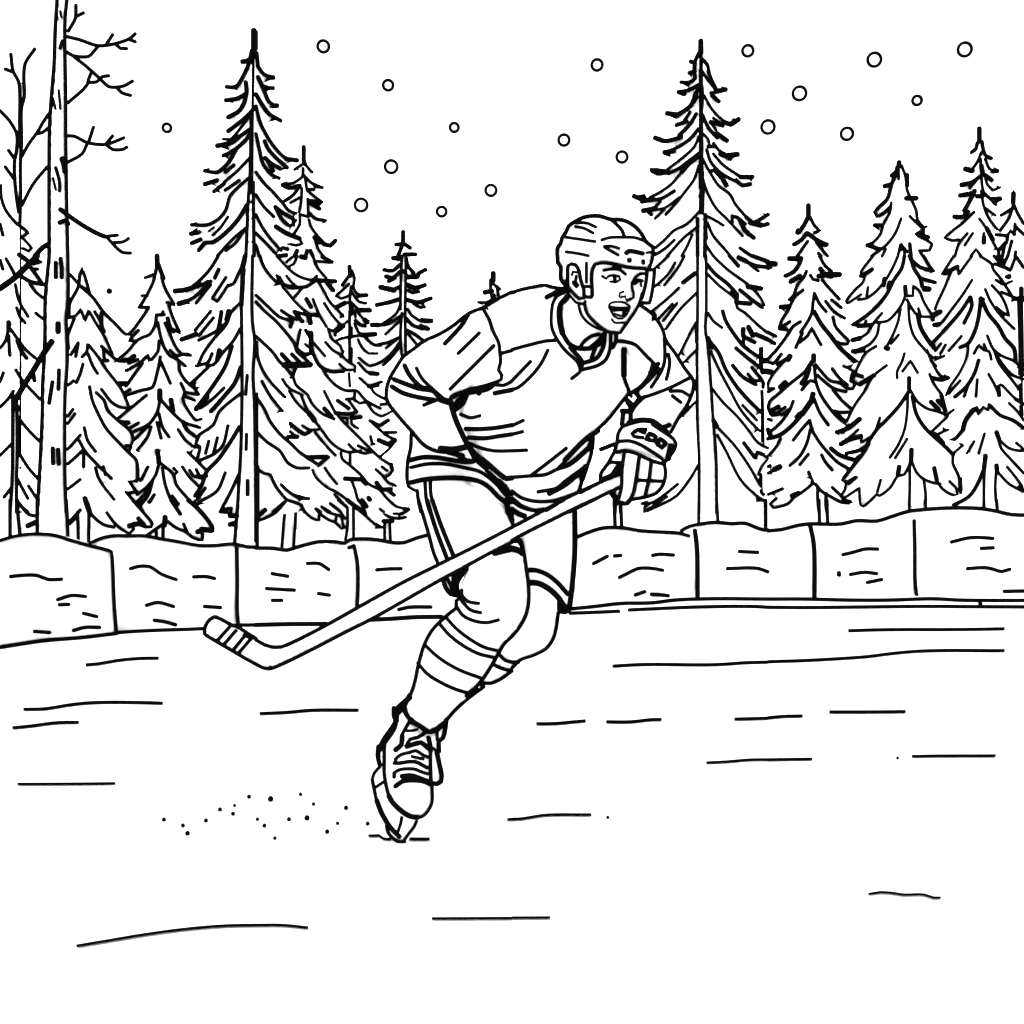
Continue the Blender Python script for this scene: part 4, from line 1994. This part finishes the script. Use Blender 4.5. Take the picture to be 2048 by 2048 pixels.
GY = 3.5
base = Vector((at(812, 1684, GY).x, GY, 0))
parts = {}
def part(name, *lobes):
    mb = MB()
    for a in lobes: lobe(mb, *a)
    return mb
jersey = part('jersey', (torso, 3.34, .13, .15, 600), (sleeve_a, 3.30, .085, .09, 420), (sleeve_b, 3.16, .07, .08, 320), (tail, 3.50, .035, .10, 300))
shorts = part('shorts', (short_a, 3.45, .075, .13, 420), (short_b, 3.53, .06, .13, 300))
sock1 = part('sock', (sock_a, 3.44, .10, .10, 420))
sock2 = MB(); lobe(sock2, sock_b, 3.64, .05, .08, 260, depth=lambda x, y: 3.66 + max(0, (1110 - x)) * .0011)
bootm = part('skate', (boot, 3.47, .07, .16, 360))
blademb = part('blade', (blade, 3.5, .016, .016, 220))
glove = part('glove', (cuff, 3.03, .05, .06, 220), (palm, 3.07, .02, .05, 160), (thumb, 3.03, .028, .03, 90), (fing1, 3.0, .03, .03, 110),
             (fing2, 3.005, .03, .03, 110), (fing3, 3.01, .03, .03, 110), (fing4, 3.05, .025, .025, 80))
helm = part('helmet', (helmet, 3.03, .06, .2, 420), (guard, 3.045, .012, .012, 80))

# one continuous body under the clothes: head, neck, trunk, arms, hands, legs
body = MB(); lobe(body, head, 3.13, .085, .13, 420)
def limb(*pts, sides=12):
    P = []; R = []
    for (x, y, d, r), (x2, y2, d2, r2) in zip(pts, pts[1:]):
        for t in np.linspace(0, 1, 7)[:-1]:
            P.append(at(x + (x2 - x) * t, y + (y2 - y) * t, d + (d2 - d) * t)); R.append(r + (r2 - r) * t)
    x, y, d, r = pts[-1]; P.append(at(x, y, d)); R.append(r); tube(body, P, R, 0, sides)
    for (x, y, d, r) in pts: ball(body, at(x, y, d), r * .98)
limb((1195, 560, 3.17, .05), (1165, 650, 3.26, .055), (1110, 740, 3.35, .10), (1040, 860, 3.4, .10), (985, 985, 3.49, .07))
limb((1110, 690, 3.34, .07), (985, 680, 3.34, .05), (820, 785, 3.31, .035), (915, 868, 3.34, .028), (960, 895, 3.42, .03))
limb((1110, 690, 3.34, .07), (1270, 665, 3.28, .05), (1352, 760, 3.17, .03), (1300, 850, 3.08, .026), (1278, 920, 3.06, .026))
limb((975, 990, 3.49, .07), (940, 1040, 3.48, .05), (985, 1170, 3.44, .045), (845, 1425, 3.47, .024), (818, 1560, 3.47, .022))
limb((1000, 990, 3.50, .07), (1070, 1040, 3.56, .045), (1078, 1230, 3.66, .03), (960, 1350, 3.80, .022))
ball(body, at(1252, 588, 3.055), .012)
bo = link('person', body, ['skin'], None, base)
md = bo.modifiers.new('skin', 'REMESH'); md.mode = 'VOXEL'; md.voxel_size = .0085; md.use_smooth_shade = True
dg = bpy.context.evaluated_depsgraph_get()
me = bpy.data.meshes.new_from_object(bo.evaluated_get(dg))
bo.modifiers.clear(); bo.data = me
bodym = MB()
bodym.add([v.co + base for v in me.vertices], [tuple(p.vertices) for p in me.polygons], 0)
bpy.data.objects.remove(bo)

PB = [m.bvh() for m in (jersey, shorts, sock1, sock2, bootm, blademb, glove, helm, bodym)]
for key, mbx, D in (('JT', jersey, 3.4), ('SH', shorts, 3.45), ('SH2', shorts, 3.5), ('SO', sock1, 3.44), ('SR', sock2, 3.7), ('GL', glove, 3.05),
                    ('HM', helm, 3.04), ('FA', bodym, 3.13)):
    draw(mbx, STROKES[key], PB, D, wk=.82 if key == 'FA' else .99)
skate_ink = STROKES['SK']
for w, pts in skate_ink:
    my = np.mean([p[1] for p in pts]); mx = np.mean([p[0] for p in pts])
    c, dm = inside(np.array(spline(pts, 6)), boot)
    onb = np.mean(c | (dm < 7)) > .7
    draw(bootm if onb else blademb, [(w, pts)], PB, 3.47 if onb else 3.5, wk=1.0 if w >= 10 else .86)

person = link('person', bodym, ['skin', 'ink'], None, base)
tag(person, 'hockey player in helmet, jersey and one visible skate, leaning forward over a stick, mouth open', 'person')
link('helmet', helm, ['shell', 'ink'], person, base)
link('jersey', jersey, ['cloth', 'ink'], person, base)
link('shorts', shorts, ['cloth', 'ink'], person, base)
tag(link('sock', sock1, ['cloth', 'ink'], person, base), 'long striped sock on the standing leg')
tag(link('sock', sock2, ['cloth', 'ink'], person, base), 'striped sock on the leg bent back')
sk = link('skate', bootm, ['leather', 'ink'], person, base)
bl = link('blade', blademb, ['shell', 'ink'], sk, base)
link('glove', glove, ['leather', 'ink'], person, base)

# ------------------------------------------------------------------ hockey stick, held across the body
shaft = pr(545, 1293, 562, 1293.6, 581, 1286, 713, 1216, 883, 1126, 1024, 1054, 1127, 1000, 1158, 984, 1204, 962.5, 1241, 947, 1248, 958, 1243, 973, 1215, 986, 1138, 1024,
           1103, 1040, 1024, 1081, 976, 1109, 883, 1159, 773, 1228, 697, 1261, 618, 1302, 554, 1332, 538, 1337)
bladep = pr(434.6, 1234.5, 472, 1252, 493, 1265, 512, 1279.6, 528, 1289, 545, 1293.5, 539, 1337.5, 525, 1335, 512, 1328.6, 490, 1316.7, 461, 1299.5, 429, 1281, 409, 1267.7,
            411, 1252, 419, 1240)
SD = 3.02
shm = MB(); lobe(shm, shaft, SD, .016, .016, 420)
blm = MB(); lobe(blm, bladep, SD, .012, .012, 200)
sb = [shm.bvh(), blm.bvh()]
st = empty('hockey_stick', at(815, 1160, SD)); o = st.location.copy()
tag(st, 'long white hockey stick held across the body with taped curved blade', 'hockey stick')
for w, pts in STROKES['ST']:
    s = [tuple(p) for p in spline(pts, 8)]
    a = [p for p in s if p[0] <= 548]; b = [p for p in s if p[0] >= 540]
    if len(a) > 1: draw(blm, [(w, a)], sb, SD)
    if len(b) > 1: draw(shm, [(w, b)], sb, SD)
link('shaft', shm, ['wood', 'ink'], st, o); link('blade', blm, ['wood', 'ink'], st, o)

# ------------------------------------------------------------------ snowflakes and ice chips
FL = {}
def flake(px, py, r, D, label):
    mb = MB(); c = at(px, py, D); R = r * D / F; w = 3.4 * D / F
    ball(mb, c, R - w * .8, 0, 16, 10, .8)
    n = 28; k = 8; vs = []; fs = []; d = (c - EYE).normalized()
    a = d.cross(Vector((0, 0, 1))).normalized(); b = a.cross(d)
    for i in range(n):
        g = 2 * math.pi * i / n; e = a * math.cos(g) + b * math.sin(g)
        for j in range(k):
            h = 2 * math.pi * j / k
            vs.append(c + e * (R + w * math.cos(h)) + d * (w * math.sin(h)))
    for i in range(n):
        for j in range(k):
            fs.append((i * k + j, ((i + 1) % n) * k + j, ((i + 1) % n) * k + (j + 1) % k, i * k + (j + 1) % k))
    mb.add(vs, fs, 1)
    o = link('snowflake', mb, ['snow', 'ink'], None, c)
    return tag(o, label, 'snowflake', 'snowflakes falling in the sky')
FLABEL = ['small round snowflake between the birch branches and the tall left spruce', 'big round snowflake nearest the tip of the tall left spruce',
 'medium snowflake below and right of the one nearest the left spruce tip', 'smallest snowflake, alone in the middle of the sky left of the helmet',
 'big snowflake straight above the big flake beside the ragged conifer', 'big snowflake beside the top of the ragged conifer right of the left spruce',
 'medium snowflake nearest above the skater shoulder, left of the helmet', 'small snowflake hanging lowest, between the curled conifer and the helmet',
 'snowflake highest above the skater helmet, left of the right spruce tip', 'snowflake straight above the crown of the skater helmet',
 'snowflake above the helmet, right against the left boughs of the right spruce', 'snowflake nearest right of the tip of the tall right spruce',
 'snowflake just right of the middle boughs of the tall right spruce', 'large snowflake high above the gap between the pointed and the broad conifer',
 'large snowflake above the pointed conifer beside the right spruce', 'large snowflake in the upper right corner above the shaggy conifer',
 'small snowflake left of and above the tip of the shaggy conifer', 'medium snowflake straight above the tip of the broad layered conifer']

import random
random.seed(4)
for i, (x, y, r) in enumerate(ROUND['SN']):
    flake(x, y, r, 6.5 + 2.5 * random.random(), FLABEL[i] if i < len(FLABEL) else 'round white snowflake')
for x, y, r in ROUND['SP']:
    mb = MB(); c = at(x, y, 8); ball(mb, c, r * 1.1 * 8 / F, 0)
    tag(link('snow_speck', mb, ['ink'], None, c), 'tiny solid dark speck in the air between birch and layered conifer', 'speck')
for x, y, r in ROUND['IC']:
    mb = MB(); g = Vector(ground_pt(x, y + r * .8, 0)); R = r * 1.18 * g.y / F
    v0 = len(mb.v); ball(mb, (g.x, g.y, R * .9), R, 0, 7, 5)
    o = link('ice_chip', mb, ['ink'], None, g, smooth=False)
    if x > 1100: tag(o, ('lone dark ice chip left of the last scratch at the right edge' if x > 1500 else 'lone dark ice chip right of a short scratch, right of the skate'), 'ice chip', 'ice chips')
    else: tag(o, 'tiny dark ice chip in the spray scattered left of the skate', 'ice chip', 'ice chips')

# ------------------------------------------------------------------ daylight: bright overcast
sc = bpy.context.scene
SE, SR = math.radians(38), math.radians(190)
w = bpy.data.worlds.new('World'); sc.world = w; w.use_nodes = True
nt = w.node_tree; bg = nt.nodes['Background']
sky = nt.nodes.new('ShaderNodeTexSky'); sky.sky_type = 'NISHITA'; sky.sun_disc = False
sky.sun_elevation = SE; sky.sun_rotation = SR; sky.dust_density = 0.3; sky.air_density = 1.0
hs = nt.nodes.new('ShaderNodeHueSaturation'); hs.inputs['Saturation'].default_value = .15
nt.links.new(sky.outputs['Color'], hs.inputs['Color']); nt.links.new(hs.outputs['Color'], bg.inputs['Color'])
bg.inputs['Strength'].default_value = .15
L = bpy.data.lights.new('sun', 'SUN'); L.energy = 1.5; L.angle = math.radians(30); L.color = (1, .98, .95)
lo = bpy.data.objects.new('sun', L); COL.objects.link(lo)
dv = Vector((math.sin(SR) * math.cos(SE), math.cos(SR) * math.cos(SE), math.sin(SE)))
lo.rotation_euler = (-dv).to_track_quat('-Z', 'Y').to_euler(); lo.location = dv * 30

cam = bpy.data.cameras.new('camera'); co = bpy.data.objects.new('camera', cam); COL.objects.link(co)
co.location = EYE; co.rotation_euler = (math.radians(90), 0, 0)
cam.sensor_width = 36; cam.lens = 50; cam.shift_y = -(1024 - HZ) / 2048; cam.clip_end = 2000; cam.clip_start = .05
sc.camera = co
vs_ = sc.view_settings; vs_.view_transform = 'Standard'; vs_.look = 'None'; vs_.gamma = 1; vs_.exposure = 1.7
sc.cycles.max_bounces = 10; sc.cycles.diffuse_bounces = 8
